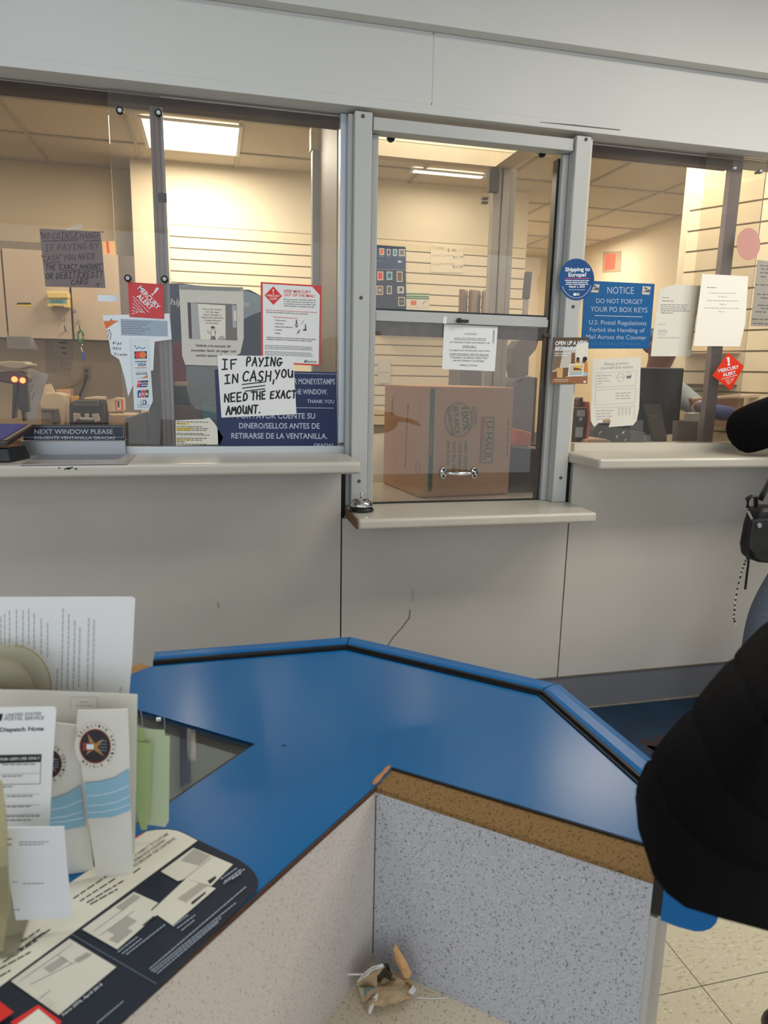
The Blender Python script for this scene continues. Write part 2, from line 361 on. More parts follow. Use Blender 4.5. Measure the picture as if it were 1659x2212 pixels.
m_lamp = mat('lamp_diffuser', (255, 244, 222), .5, emit=5)
def troffer(x0, x1, y0, y1, label):
    t = empty('ceiling_light', ((x0+x1)/2, (y0+y1)/2, 2.69), label, 'ceiling light')
    B().box((x0, y0, 2.674), (x1, y1, 2.679)).obj('diffuser', m_lamp, t)
    b = B()
    for q in ((x0-.02, y0-.02, x1+.02, y0), (x0-.02, y1, x1+.02, y1+.02), (x0-.02, y0, x0, y1), (x1, y0, x1+.02, y1)): b.box((q[0], q[1], 2.670), (q[2], q[3], 2.681))
    b.obj('frame', m_white, t)
troffer(-.335, .185, 1.955, 2.475, 'bright square ceiling light behind the left glass')
troffer(1.345, 1.835, 2.43, 2.485, 'ceiling light showing as a thin strip above the middle window')
for i, (x, y) in enumerate(((2.0, -1.25), (-.5, -1.25), (3.7, -1.25), (-3.2, -3.4))):
    t = empty('lobby_light', (x, y, 2.8), 'lobby ceiling light %s' % ('over the right window queue', 'over the left ledge', 'over the far right of the counter wall', 'far back on the left')[i], 'ceiling light')
    b = B()
    for q in ((-.66, -.36, .66, -.32), (-.66, .32, .66, .36), (-.66, -.32, -.61, .32), (.61, -.32, .66, .32)): b.box((x+q[0], y+q[1], 2.75), (x+q[2], y+q[3], 2.799))
    b.obj('frame', m_white, t)

# ------------------------------------------------------------------ counter ledges
def ledge(pts, z0, z1, label, endm, endpts):
    t = empty('counter_ledge', (pts[0][0], pts[0][1], z0), label, 'ledge')
    B().prism([(x, y, z1) for x, y in pts], (0, 0, z0-z1)).obj('ledge_top', m_ledge, t, bevel=.012, seg=4)
    if endpts: B().prism(endpts, (-.003, 0, 0)).obj('end_face', endm, t)
    return t
ledge([(-3.4, -.215), (.456, -.215), (.456, -.0015), (.42, .095), (-3.4, .095)], 1.017, 1.057, 'long pale counter ledge under the left window, by the plaque', m_ledge, None)
ledge([(.449, -.205), (1.312, -.205), (1.312, -.002), (1.296, .56), (.449, .56)], .83, .868, 'lower pale counter ledge under the middle window holding the bell', m_brown,
      [(.4488, -.192, .833), (.4488, .02, .833), (.4488, .02, .866), (.4488, -.198, .866), (.4488, -.203, .852), (.4488, -.203, .84)])
ledge([(1.2985, -.02), (1.308, -.197), (4.4, -.197), (4.4, .12), (1.2985, .12)], 1.017, 1.057, 'pale counter ledge under the right window with an elbow resting on it', m_ledge, None)

lf = [o for o in bpy.data.objects if o.name == 'counter_ledge'][0]
for i, (x, y, r) in enumerate(((148, 1012, 4), (141, 1013, 2.2), (155, 1010, 2.4), (164, 1013, 2.6), (128, 1011, 2))):
    p = U(x, y, -.2153); B().prism([p+V((r*.0013*math.cos(q*.785)*1.3, 0, r*.0009*math.sin(q*.785))) for q in range(8)], (0, .0003, 0)).obj('chip', m_ink, lf)

# ------------------------------------------------------------------ window frames
def screws(par, pts, Y):
    for x, y in pts:
        p = U(x, y, Y); o = B().lathe([(.0001, .004), (.003, .0045), (.0055, .003), (.006, 0)], p, 14, (0, -1, 0)).obj('screw', m_grey_metal, par, smooth=True)
        B().lathe([(.0001, .0052), (.0022, .0050), (.0022, .004)], p, 8, (0, -1, 0)).obj('screw_slot', m_black, o)
m_grey_metal = mat('screw_metal', (105, 105, 103), .4, metal=.7)
pL = struct('trim_5', B().box((.4635, -.001, .8685), (.5205, .118, 2.150)).box((.449, .03, .8685), (.4635, .118, 2.150)), m_alum2, bevel=.003)
pR = struct('trim_6', B().box((1.2395, -.001, .8685), (1.295, .118, 2.150)), m_alum2, bevel=.003)
screws(pL, [(784, 251), (780, 643), (776, 1039)], -.001); screws(pR, [(1266, 301), (1238, 662), (1211, 1032)], -.001)
# left window
w1 = struct('window_1', bpx(B(), 272, 964, 748, 982.5, .07, .03), m_alum, bevel=.001)
a = U(740, 700, .07).x
B().box((a-.012, .068, 1.09), (.4485, .105, 2.16)).obj('jamb', m_alum, w1, bevel=.001)
B().box((.4485, .05, 1.0575), (.4632, .10, 2.155)).obj('jamb_return', mat('jamb_grey', (150, 158, 164), .4, metal=.2), w1)
t1 = U(500, 964, .07).z
p0, p1 = U(330, 400, .12), U(358, 400, .12)
mu = B().box((p0.x, .105, t1-.02), (p1.x, .135, 2.16)).obj('mullion', mat('mauve_aluminium', (168, 162, 174), .35, metal=.2), w1, bevel=.002)
B().box((p0.x+.011, .104, t1-.02), (p0.x+.013, .106, 2.16)).box((p1.x-.013, .104, t1-.02), (p1.x-.011, .106, 2.16)).obj('groove', m_grey, mu)
tp = U(351, 427, .1038); B().box((tp.x-.013, .1032, tp.z-.014), (tp.x+.013, .1045, tp.z+.014)).obj('blue_tape', mat('dark_blue_tape', (58, 62, 104), .5), mu)
xe = U(243, 450, .055).x
B().box((-2.4, .0825, 1.06), (p1.x-.005, .0875, 2.158)).obj('glass_pane', m_glass2, w1)
B().box((xe, .0725, t1-.004), (.436, .0775, 2.158)).obj('glass_pane', m_glass, w1)
def standoff(x, y):
    p = U(x, y, .071); o = B().lathe([(.0001, .016), (.008, .016), (.0112, .013), (.0112, .008), (.007, .007), (.007, .0)], p, 20, (0, -1, 0)).obj('standoff_bolt', mat('bolt_dark', (70, 66, 62), .25, metal=.9), w1, smooth=True)
    B().lathe([(.0001, .0175), (.006, .0172), (.0062, .0158)], p, 14, (0, -1, 0)).obj('bolt_cap', m_steel, o)
for q in ((260, 242), (277, 602), (343, 247), (356, 604)): standoff(*q)
# head bumper above left glass
B().box((-1.5, .1015, 2.135), (.436, .15, 2.16)).obj('head_track', mat('head_brown', (70, 52, 44), .6), w1)
# steel deal tray
tr = empty('steel_tray', (U(160, 970, .03).x, .0, 1.0575), 'brushed steel deal tray set into the left ledge under the plaque', 'deal tray')
bpx(B(), 45, 952, 271, 983.5, .03, .035).obj('tray_front', m_steel, tr, bevel=.001)
q0, q1 = U(84, 984.5, PZ(1.058)), U(268, 1002, PZ(1.058)); B().box((q0.x, .028, 1.0573), (q1.x+.01, q1.y, 1.0592)).obj('tray_plate', m_steel, tr)
# middle window
w2 = struct('window_2', B().box((.526, .012, U(1000, 301, .012).z), (1.236, .07, 2.142)), m_alum2, bevel=.002)
B().box((.526, .045, .8685), (U(812, 660, .045).x, .10, 2.1)).obj('stile', m_alum2, w2, bevel=.002)
gx = U(1196, 660, .045).x
B().box((gx, .045, .8685), (1.2385, .06, 2.1)).box((gx, .06, .8685), (gx+.025, .10, 2.1)).obj('stile', m_alum2, w2, bevel=.002)
B().box((U(1184, 660, .07).x, .066, .8688), (gx-.0005, .10, 2.09)).obj('gasket', m_black, w2)
B().box((.5215, .02, .8685), (.5255, .1, 2.142)).obj('gap_strip', mat('gap_tan', (120, 110, 95), .7), w2)
zt0, zt1 = U(1000, 683.5, .05).z, U(1000, 700, .05).z
xs0, xs1 = U(811, 685, .05).x, U(1184, 690, .05).x
tz = B().box((xs0+.001, .048, zt1), (xs1, .075, zt0)).box((xs0+.001, .058, zt0), (xs1, .078, zt0+.010)).obj('transom_rail', m_alum2, w2, bevel=.001)
B().box((xs0+.001, .06, zt0+.0101), (xs1, .08, zt0+.016)).obj('seal', m_black, w2)
B().box((xs0-.004, .084, zt0-.01), (gx+.002, .089, 2.1)).obj('glass_pane', m_glassc, w2)
B().box((xs0-.004, .062, .8705), (gx-.002, .067, zt1-.001)).obj('glass_pane', m_glass3, w2)
B().box((xs0, .0585, .8688), (gx-.004, .0705, .8735)).obj('seal', m_black, w2)
B().box((xs0+.001, .07, zt1-.047), (xs1, .083, zt1-.001)).obj('sash_top_strip', mat('smoky_strip', (120, 108, 98), .4, noise=.3, nscale=18), w2)
p = U(996, 693, .046); la = B().box((p.x-.014, .037, p.z-.006), (p.x+.026, .047, p.z+.004)).lathe([(.0001, .02), (.008, .018), (.009, 0)], p-V((.01, 0, 0)), 14, (0, -1, 0)).obj('latch', m_black, w2, bevel=.001)
for x, y in ((845, 293), (1172, 327)):
    p = U(x, y, .08); B().box((p.x-.0135, .079, p.z-.006), (p.x+.0135, .088, p.z+.02)).lathe([(.0135, 0), (.0135, .009)], p-V((0, -.009, .006)), 16, (0, -1, 0)).obj('rubber_bumper', m_black, w2)
for x, y in ((814, 720), (1180, 726)):
    p = U(x, y, .06); B().box((p.x-.012, .052, p.z-.006), (p.x+.012, .0615, p.z+.006)).obj('sash_clip', mat('clip_bronze', (92, 78, 66), .4, metal=.6), w2, bevel=.002)
# pull handle on the sash
ph = empty('pull_handle', U(990, 1022, .062), 'chrome pull handle screwed to the lower sash of the middle window', 'handle')
for x, y in ((957, 1021), (1024, 1021)):
    p = U(x, y, .0615); c = B(); c.rings([[(p.x+sx*(.0125+.002*math.cos(k))+.0*k, p.y-dy, p.z+sz) for sx, sz in [(math.cos(q*.3927), .022*math.sin(q*.3927)) for q in range(16)]] for k, dy in ((0, 0), (1, .006), (2, .008))])
    mnt = c.obj('mount', m_chrome, ph, smooth=True)
    for dz in (.012, -.012): B().lathe([(.0001, .0105), (.0045, .0105), (.0055, .008)], p+V((0, 0, dz)), 12, (0, -1, 0)).obj('screw', m_black, mnt)
p, q = U(960, 1021, .045), U(1022, 1021, .045)
B().tube([p+V((0, .012, 0)), p+V((.004, -.012, 0)), p.lerp(q, .2)+V((0, -.022, 0)), p.lerp(q, .5)+V((0, -.025, 0)), p.lerp(q, .8)+V((0, -.022, 0)), q+V((-.004, -.012, 0)), q+V((0, .012, 0))], [.005, .006, .0065, .0085, .0065, .006, .005], 14).obj('grip', m_chrome, ph, smooth=True)
# right window
w3 = struct('window_3', bpx(B(), 1241, 957, 1700, 976, .05, .05), mat('warm_white_frame', (214, 206, 190), .4), bevel=.001)
zr = U(1400, 955.5, .05).z
B().box((1.2965, .03, zr-.05), (1.318, .09, 2.155)).obj('jamb', MATS['warm_white_frame'], w3, bevel=.001)
B().box((1.3195, .0725, zr-.004), (4.3, .0775, 2.158)).obj('glass_pane', m_glass, w3)
p0, p1 = U(1560, 500, .12), U(1584, 500, .12)
B().box((p0.x, .105, 1.06), (p1.x, .135, 2.16)).obj('mullion', MATS['mauve_aluminium'], w3, bevel=.002)
B().box((1.3195, .1015, 2.132), (p0.x, .15, 2.16)).obj('head_track', MATS['head_brown'], w3)
x2 = U(1640, 500, .055)
B().box((U(1500, 600, .055).x, .0525, 1.06), (x2.x, .0575, 2.158)).obj('glass_pane', m_glass2, w3)
for q in ((1576, 368), (1632, 374)):
    p = U(*q, .05); B().lathe([(.0001, .03), (.008, .03), (.009, .02), (.005, .018), (.005, 0)], p, 14, (0, -1, 0)).obj('standoff_bolt', m_steel, w3, smooth=True)

# ------------------------------------------------------------------ parcel enclosure behind the middle window
e_m = mat('enclosure_laminate', (228, 216, 192), .5)
struct('wall_partition', B().box((.43, .14, .868), (.455, .555, 2.30)), mat('partition_grey', (176, 168, 156), .5))
struct('trim_7', B().box((.405, .556, .868), (.46, .60, 2.19)), m_alum2, bevel=.002)
struct('trim_8', B().box((.40, .56, 2.19), (1.25, .61, 2.27)).box((1.17, .14, 2.19), (1.25, .559, 2.27)).box((.40, .14, 2.305), (.46, .559, 2.36)), e_m)
x0, x1 = U(1060, 550, .57).x, U(1108, 550, .57).x
struct('trim_9', B().box((x0, .57, .868), (x0+.035, .61, 2.19)).box((x0+.04, .565, .868), (x1-.03, .60, 2.19)).box((x1-.026, .575, .868), (x1, .61, 2.19)), MATS['partition_grey'], bevel=.002)
br_ = empty('shutter_bracket', U(1064, 385, .56), 'dark bracket at the top of the grey post behind the middle window', 'bracket')
p = U(1066, 385, .555); B().box((p.x-.022, .545, p.z-.055), (p.x+.022, .568, p.z+.02)).lathe([(.022, 0), (.022, .02)], p+V((0, .012, .02)), 18, (0, -1, 0)).obj('plate', mat('bracket_dark', (66, 62, 60), .5), br_)
p = U(1048, 433, .555); B().box((p.x-.014, .55, p.z-.012), (p.x+.012, .568, p.z-.004)).box((p.x-.014, .55, p.z+.004), (p.x+.012, .568, p.z+.012)).obj('lug', MATS['bracket_dark'], br_)

# ------------------------------------------------------------------ notices on the left glass
k1 = K(0, 100, .2532); k2 = K(0, 580, .2532); k3 = K(360, 560, .2652); k3b = K(540, 560, .1898); k2b = K(220, 600, .1719)
GF = .0715      # lobby face of the glass
s = Sheet('handwritten_notice', k1((335, 1555), (858, 1580), (900, 2062), (388, 2050)), .0885, mat('mauve_paper', (160, 142, 152), .7), 'mauve handwritten NO COINS/CHANGE notice behind the left glass', 'sign')
for t, a, c, h in (('"NO COINS/CHANGE"', (340, 1645), (880, 1640), 56), ('IF PAYING BY', (385, 1748), (850, 1725), 50), ('"CASH" YOU NEED', (350, 1835), (815, 1812), 46), ('THE "EXACT AMOUNT"', (388, 1906), (880, 1896), 42), ('OR DEBIT/CREDIT', (390, 1985), (885, 1970), 52), ('CARD', (605, 2036), (760, 2026), 46), ('T', (815, 2058), (860, 2056), 30)):
    (p0, p1) = k1(a, c); s.hand(m_ink, t, p0, p1, h*.2532, 1.35)
for a, c in (((370, 1662), (665, 1652)), ((715, 1662), (855, 1656)), ((380, 1848), (520, 1842)), ((530, 1915), (690, 1910)), ((715, 1910), (870, 1905))): s.line(m_ink, k1(a, c), 1.1)
s.done()
Sheet('tape_strip', k1((555, 1555), (690, 1510), (712, 1525), (700, 1555), (570, 1575)), .0803, m_tape, 'clear tape strip above the mauve handwritten notice', 'tape')
s = Sheet('warning_sticker', k2((1090, 115), (1392, 135), (1402, 430), (1105, 412)), GF, mat('sticker_red', (206, 52, 56), .35), 'red square MERCURY ALERT sticker above the card logo strip', 'sticker', lift=.001)
(a, c) = k2((1172, 172), (1343, 352)); s.text(m_wht, 'MERCURY', a, c, 10.5, .025)
(a, c) = k2((1163, 240), (1284, 356)); s.text(m_wht, 'ALERT', a, c, 10.5, .025)
s.poly(m_wht, k2((1336, 160), (1357, 170), (1320, 215), (1308, 209)), True); s.poly(m_wht, k2((1300, 210), (1314, 220), (1302, 232), (1288, 222)), True)
for i in range(6):
    (a, c) = k2((1135-4*i+8*(i > 0), 238+30*i if i else 238), (1278-14*i*(i > 0)-30*(i > 0), 382-2*i)); s.bars(m_wht, a, c, 2.0, (4, 9))
s.done()
s = Sheet('cut_out_poster', [(222, 681), (366, 677), (371, 733), (334, 738), (331, 800), (296, 806), (288, 830), (277, 857), (270, 820), (262, 790), (257, 776), (240, 765), (236, 740), (231, 715), (223, 698)], .0722, mat('cool_white_card', (226, 234, 242), .5), 'white cut-out promotional card with an orange hand behind the red square sticker', 'poster', thick=.0003)
s.poly(m_orange, [(223, 693), (236, 693), (241, 687), (243, 692), (256, 693), (240, 703), (229, 711)])
for t, x, y, ww, h in (('Fai', 244, 744, 18, 6), ('Shi', 243, 755, 18, 6), ('Trade', 245, 768, 30, 6)): s.text(m_ink, t, (x, y), (x+ww, y+.5), h)
s.line(m_lgrey, [(222, 694), (258, 695)], .8); s.line(m_grey, [(230, 716), (236, 712), (240, 722), (238, 734)], 1.5); s.line(m_grey, [(235, 718), (233, 730)], 1.3)
s.done()
s = Sheet('small_notice', k2((1028, 430), (1428, 447), (1433, 580), (1035, 570)), .0718, mat('blue_grey_label', (158, 174, 192), .5), 'small blue-grey typed label under the red square sticker', 'label')
for i in range(6): (a, c) = k2((1042, 452+i*19), (1290-40*(i % 3), 462+i*19)); s.bars(m_grey, a, c, 1.6)
s.done()
Sheet('white_strip', [(211, 637), (254, 638), (254, 652), (211, 651)], .0805, MATS['cool_white_card'], 'blank white card strip left of the red square sticker', 'card')
s = Sheet('card_logo_strip', k2((1115, 600), (1262, 596), (1275, 690), (1305, 1130), (1270, 1205), (1145, 1206)), GF, mat('sticker_white', (216, 226, 232), .35), 'white vertical strip of payment card logos on the left glass', 'sticker', lift=.0016)
q = lambda M, *p: s.poly(M, k2(*p))
m_mcr = mat('logo_red', (226, 58, 62), .4); m_mco = mat('logo_orange', (238, 128, 62), .4); m_dk = mat('logo_dark', (36, 44, 70), .4); m_lb = mat('logo_blue', (28, 60, 140), .4)
s.line(m_lb, k2((1150, 655), (1165, 685), (1190, 670), (1215, 685), (1240, 672)), 1.2)
q(m_dk, (1146, 708), (1252, 705), (1254, 767), (1148, 770)); (c1, c2) = k2((1182, 738), (1218, 737)); s.ell(m_mcr, *c1, 7.6, 7.2); s.ell(m_mco, *c2, 7.4, 7)
q(m_dk, (1152, 791), (1250, 789), (1251, 796), (1153, 798)); (a, c) = k2((1170, 834), (1245, 832)); s.text(m_lb, 'VISA', a, c, 7.2, .02, .2); q(m_orange, (1155, 845), (1253, 843), (1254, 849), (1156, 851))
(a, c) = k2((1161, 907), (1258, 904)); s.text(m_dk, 'DISCOVER', a, c, 4.4, .02); q(m_orange, (1258, 905), (1261, 932), (1195, 935), (1235, 922)); s.line(m_lgrey, k2((1158, 878), (1256, 873)), .6); s.line(m_lgrey, k2((1163, 936), (1262, 932)), .6)
q(m_mcr, (1178, 957), (1205, 957), (1193, 1013), (1166, 1014)); q(m_lb, (1203, 957), (1232, 956), (1222, 1012), (1192, 1013)); q(MATS['logo_dark'], (1230, 956), (1266, 955), (1255, 1010), (1220, 1012))
(a, c) = k2((1176, 984), (1260, 980)); s.text(m_wht, 'UnionPay', a, c, 3.6, .02, .15); s.line(m_wht, k2((1208, 997), (1250, 995)), 2)
for i, (x, M, t) in enumerate(((1174, m_lb, 'J'), (1207, m_mcr, 'C'), (1239, m_green, 'B'))):
    q(M, (x+5, 1040-2*i), (x+29, 1038-2*i), (x+29, 1090), (x+23, 1100), (x, 1101), (x, 1048)); (a, c) = k2((x+4, 1082), (x+25, 1081)); s.text(m_wht, t, a, c, 5.4, .03)
(c1,) = k2((1226, 1141)); s.ell(m_lb, *c1, 6.6, 5.2); s.ell(m_wht, c1[0]-1, c1[1], 4.4, 4); s.line(m_lb, [(c1[0]-1, c1[1]-3), (c1[0]-1, c1[1]+3)], 1.6)
(a, c) = k2((1175, 1172), (1276, 1171)); s.text(m_grey, 'Diners Club', a, c, 3.4); (a, c) = k2((1176, 1185), (1268, 1185)); s.bars(m_grey, a, c, 1.3)
s.done()
s = Sheet('laminated_notice', k3((100, 212), (625, 230), (628, 640), (600, 765), (420, 868), (152, 860), (126, 785), (118, 560)), GF, m_paperg, 'grey laminated coin shortage notice in Spanish with a picture', 'sign', lift=.001)
q = lambda M, *p: s.poly(M, k3(*p))
m_pg = mat('print_grey', (120, 116, 112), .5); m_pd = mat('print_dark', (82, 80, 80), .5)
q(m_pg, (168, 350), (570, 366), (575, 662), (182, 648)); q(m_pd, (172, 356), (196, 358), (204, 645), (184, 645)); q(m_lgrey, (196, 352), (256, 362), (275, 654), (208, 648))
q(m_offw, (254, 362), (478, 375), (480, 656), (276, 654)); q(m_lgrey, (530, 372), (566, 375), (570, 560), (538, 556)); q(m_offw, (548, 420), (566, 420), (568, 500), (550, 500)); q(m_lgrey, (412, 655), (430, 628), (455, 622), (475, 640), (478, 656))
for i, (t, x0, x1) in enumerate((('Due to the national', 292, 447), ('coin shortage,', 312, 428), ('exact change or', 296, 448), ('electronic payment', 282, 462), ('is appreciated', 306, 438), ('at this time.', 318, 425))):
    (a, c) = k3((x0, 411+i*22.5), (x1, 417+i*22.5)); s.text(m_pd, t, a, c, 3.7, .01)
(c1, c2) = k3((377, 563), (382, 556)); s.ell(m_lgrey, *c1, 3.6, 4.2); q(m_pd, (358, 556), (366, 546), (385, 545), (398, 562), (362, 563)); q(m_offw, (362, 585), (392, 585), (392, 625), (364, 625)); q(m_pg, (362, 625), (394, 625), (402, 655), (358, 655))
for st in ([(364, 590), (345, 605), (335, 590), (338, 575)], [(392, 588), (398, 605), (400, 575)], [(362, 585), (362, 625)], [(393, 585), (393, 625)]): s.line(m_pd, k3(*st), .8)
for t, x0, y0, x1, y1 in (('Debido a la escasez de', 240, 711, 521, 718), ('monedas, favor de pagar con', 200, 750, 565, 758), ('cambio exacto. Gracias', 238, 791, 520, 797)): (a, c) = k3((x0, y0), (x1, y1)); s.text(m_ink, t, a, c, 5.4, .008)
s.done()
Sheet('tape_strip', k3((100, 205), (622, 226), (620, 262), (108, 246)), GF, m_tape, 'glossy clear tape along the top of the Spanish notice', 'tape', lift=.0018)
s = Sheet('safety_poster', k3b((122, 258), (815, 300), (800, 1215), (126, 1180)), GF, m_red2, 'red-bordered KEEP MERCURY OUT OF THE MAIL poster', 'poster', lift=.001)
q = lambda M, *p: s.poly(M, k3b(*p))
q(m_white, (145, 278), (708, 312), (795, 408), (782, 1196), (150, 1162)); q(m_red, (266, 308), (365, 420), (267, 521), (165, 411))
q(m_wht, (256, 342), (274, 343), (268, 380), (262, 380)); (c1,) = k3b((265, 391)); s.ell(m_wht, *c1, 1.3, 1.3, 10)
for t, x0, y0, x1, y1, h, M in (('MERCURY', 192, 424, 341, 431, 24, m_wht), ('ALERT', 221, 459, 312, 463, 22, m_wht), ('KEEP MERCURY', 387, 377, 692, 389, 32, m_red2), ('OUT OF THE MAIL!', 386, 419, 735, 434, 32, m_red2)):
    (a, c) = k3b((x0, y0), (x1, y1)); s.text(M, t, a, c, h*.19, .02)
for t, x0, y0, x1, y1, M in (('Mercury presents a tremendous safety risk', 386, 460, 750, 474, m_ink), ('to USPS employees and customers due to', 386, 485, 745, 500, m_ink), ('its capability to produce toxic effects when', 386, 511, 750, 526, m_ink), ('inhaled, ingested, or exposed to the skin.', 386, 536, 735, 551, m_ink), ('Mercury and most devices containing mercury are prohibited in the mail', 187, 583, 760, 612, m_red2), ('and may not be shipped via USPS under any circumstances.', 187, 606, 665, 631, m_ink), ('This includes antique items such as:', 263, 662, 548, 678, m_red2), ('Thermometers', 293, 700, 410, 707, m_ink), ('Barometers', 293, 737, 385, 743, m_ink), ('Blood Pressure Monitors', 293, 773, 490, 783, m_ink), ('Switches', 293, 808, 364, 812, m_ink), ('Relays', 293, 846, 345, 849, m_ink), ('Thank you for helping to prevent serious health conditions and property', 190, 893, 752, 918, m_ink), ('damage by making sure your shipment does not contain mercury.', 190, 914, 705, 938, m_ink)):
    (a, c) = k3b((x0, y0), (x1, y1)); s.text(M, t, a, c, 2.7, .015)
for y in (700, 737, 773, 808, 846): (c1,) = k3b((281, y-6)); s.ell(m_ink, *c1, .7, .7, 8)
for i in range(3):
    (a, c) = k3b((172, 978+19*i), (715, 1000+16*i)); s.bars(m_grey, a, c, 1.6)
    (a, c) = k3b((170, 1048+18*i), (700+14*i, 1070+18*i)); s.bars(m_grey, a, c, 1.6)
s.line(m_ink, k3b((530, 695), (530, 730)), 2); (c1,) = k3b((531, 750)); s.ell(m_ink, *c1, 2.6, 4); s.ell(m_white, *c1, 1.2, 2.2); s.line(m_ink, k3b((531, 765), (530, 774)), 1.4)
s.line(m_grey, k3b((585, 738), (616, 690)), .6); q(m_grey, (555, 810), (568, 795), (566, 820), (540, 850), (534, 846)); q(m_ink, (628, 740), (637, 740), (640, 800), (648, 812), (604, 808), (602, 800), (628, 795))
q(m_ink, (625, 1150), (655, 1148), (645, 1170), (615, 1172)); q(m_white, (630, 1155), (650, 1153), (636, 1162)); (a, c) = k3b((658, 1160), (752, 1164)); s.bars(m_grey, a, c, 1.8); (a, c) = k3b((656, 1170), (765, 1174)); s.bars(m_grey, a, c, 1.8)
s.done()
s = Sheet('handwritten_notice', k3((412, 782), (1030, 790), (1058, 1262), (446, 1290)), GF, m_white, 'white handwritten IF PAYING IN CASH notice taped over the other notices', 'sign', lift=.0022)
for t, a, c, h in (('IF', (448, 899), (585, 893), 80), ('PAYING', (645, 868), (945, 868), 68), ('IN', (472, 1013), (598, 1003), 66), ('CASH,', (618, 993), (890, 993), 80), ('YOU', (880, 970), (1040, 962), 66), ('NEED', (470, 1164), (672, 1150), 68), ('THE', (690, 1146), (815, 1138), 66), ('EXACT', (843, 1134), (1062, 1128), 60), ('AMOUNT.', (484, 1266), (770, 1252), 66)):
    (p0, p1) = k3(a, c); s.hand(m_ink, t, p0, p1, h*.2652, 3.2)
for a, c in (((615, 1020), (805, 998)), ((618, 1050), (800, 1028)), ((640, 1075), (798, 1055))): s.line(m_ink, k3(a, c), 2.1)
s.done()
s = Sheet('counter_sign', [(464, 798), (728.3, 804), (730.8, 966), (471.5, 966)], .0722, m_navy, 'dark blue sign asking customers to count money and stamps, in two languages', 'sign', thick=.0003)
s.line(m_sil, k3b((300, 1292), (990, 1308)), .9); s.line(m_sil, k3b((985, 1300), (1000, 2120)), .7); s.line(m_sil, k3b((535, 1690), (955, 1695)), 1.2)
for t, x0, y0, x1, y1, h in (('COUNT YOUR MONEY/STAMPS', 150, 1416, 967, 1425, 66), ('BEFORE LEAVING THE WINDOW.', 20, 1532, 882, 1538, 60), ('THANK YOU', 650, 1636, 957, 1640, 42)):
    (a, c) = k3b((x0, y0), (x1, y1)); s.text(m_sil, t, a, c, h*.1898, .012)
for t, x0, y0, x1, y1, h in (('POR FAVOR CUENTE SU', 575, 1296, 1209, 1298, 46), ('DINERO/SELLOS ANTES DE', 590, 1377, 1246, 1380, 46), ('RETIRARSE DE LA VENTANILLA.', 527, 1459, 1308, 1463, 46), ('GRACIAS', 1198, 1533, 1358, 1534, 34)):
    (a, c) = k3((x0, y0), (x1, y1)); s.text(m_sil, t, a, c, h*.2652, .012)
s.done()
s = Sheet('script_card', [(379, 908), (440, 905), (452, 902), (464, 915), (482, 945), (475, 960), (380, 962.5)], .0722, m_offw, 'cream prompt card with yellow highlighted lines in the corner of the left window', 'card', thick=.0003)
for i, y in enumerate((911, 915, 921, 925, 929, 936, 939, 946, 950, 954, 959)):
    if i in (1, 3, 4, 8): s.line(m_yel, [(382, y), (408+8*(i == 3), y+.4)], 3.2)
    s.bars(m_ink, (382, y), (400 if i in (1, 9) else 452-6*(i % 3), y+1), 2.0)
s.done()
s = Sheet('window_plaque', k2((200, 1335), (1060, 1335), (1065, 1466), (200, 1466)), .022, mat('plaque_navy', (18, 26, 44), .3), 'dark NEXT WINDOW PLEASE plaque standing on the steel tray', 'sign', thick=.012)
s.line(m_sil, k2((222, 1348), (1052, 1348), (1056, 1440)), .6); s.line(m_sil, k2((210, 1440), (1056, 1440)), .6)
(a, c) = k2((294, 1411), (962, 1410)); s.text(m_sil, 'NEXT WINDOW PLEASE', a, c, 10, .006); (a, c) = k2((290, 1455), (980, 1457)); s.text(m_sil, 'SIGUIENTE VENTANILLA GRACIAS', a, c, 6.4, .006)
s.done()

# ------------------------------------------------------------------ notices on the middle window
k6 = K(740, 640, .3376); k5 = K(740, 220, .3014)
s = Sheet('attention_notice', k6((650, 178), (993, 195), (974, 480), (636, 466)), .059, m_white, 'white ATTENTION notice taped to the lower sash below the latch', 'sign')
for t, x0, y0, x1, y1, u in (('ATTENTION!', 780, 246, 858, 248, 0), ('WE DO NOT PROVIDE TAPE FOR', 714, 274, 917, 279, 1), ('ANY SERVICES OTHER THAN PRIORITY OR', 683, 298, 943, 305, 0), ('EXPRESS MAIL.', 767, 325, 857, 328, 1), ('YOU MUST BUY OR PROVIDE YOUR OWN', 681, 350, 940, 356, 0), ('CLEAR PACKAGING TAPE FOR REGULAR,', 685, 373, 936, 380, 1), ('STANDARD, OR PREPAID LABELS THAT', 690, 396, 928, 402, 0), ('ARE NOT PRIORITY OR EXPRESS', 705, 415, 906, 421, 0), ('FAIRHILL STATION', 750, 445, 861, 449, 0)):
    (a, c) = k6((x0, y0), (x1, y1)); s.text(m_grey, t, a, c, 3.5, .01)
    if u: s.line(m_grey, [(a[0], a[1]+1.5), (c[0], c[1]+1.5)], .7)
s.done()
Sheet('tape_strip', k6((648, 128), (668, 130), (664, 176), (644, 174)), .0475, m_white, 'white tape tab on the rail above the ATTENTION notice', 'tape')
Sheet('tape_strip', k6((964, 215), (975, 217), (971, 300), (962, 298)), .0575, m_tape, 'shiny clear tape on the right edge of the ATTENTION notice', 'tape')

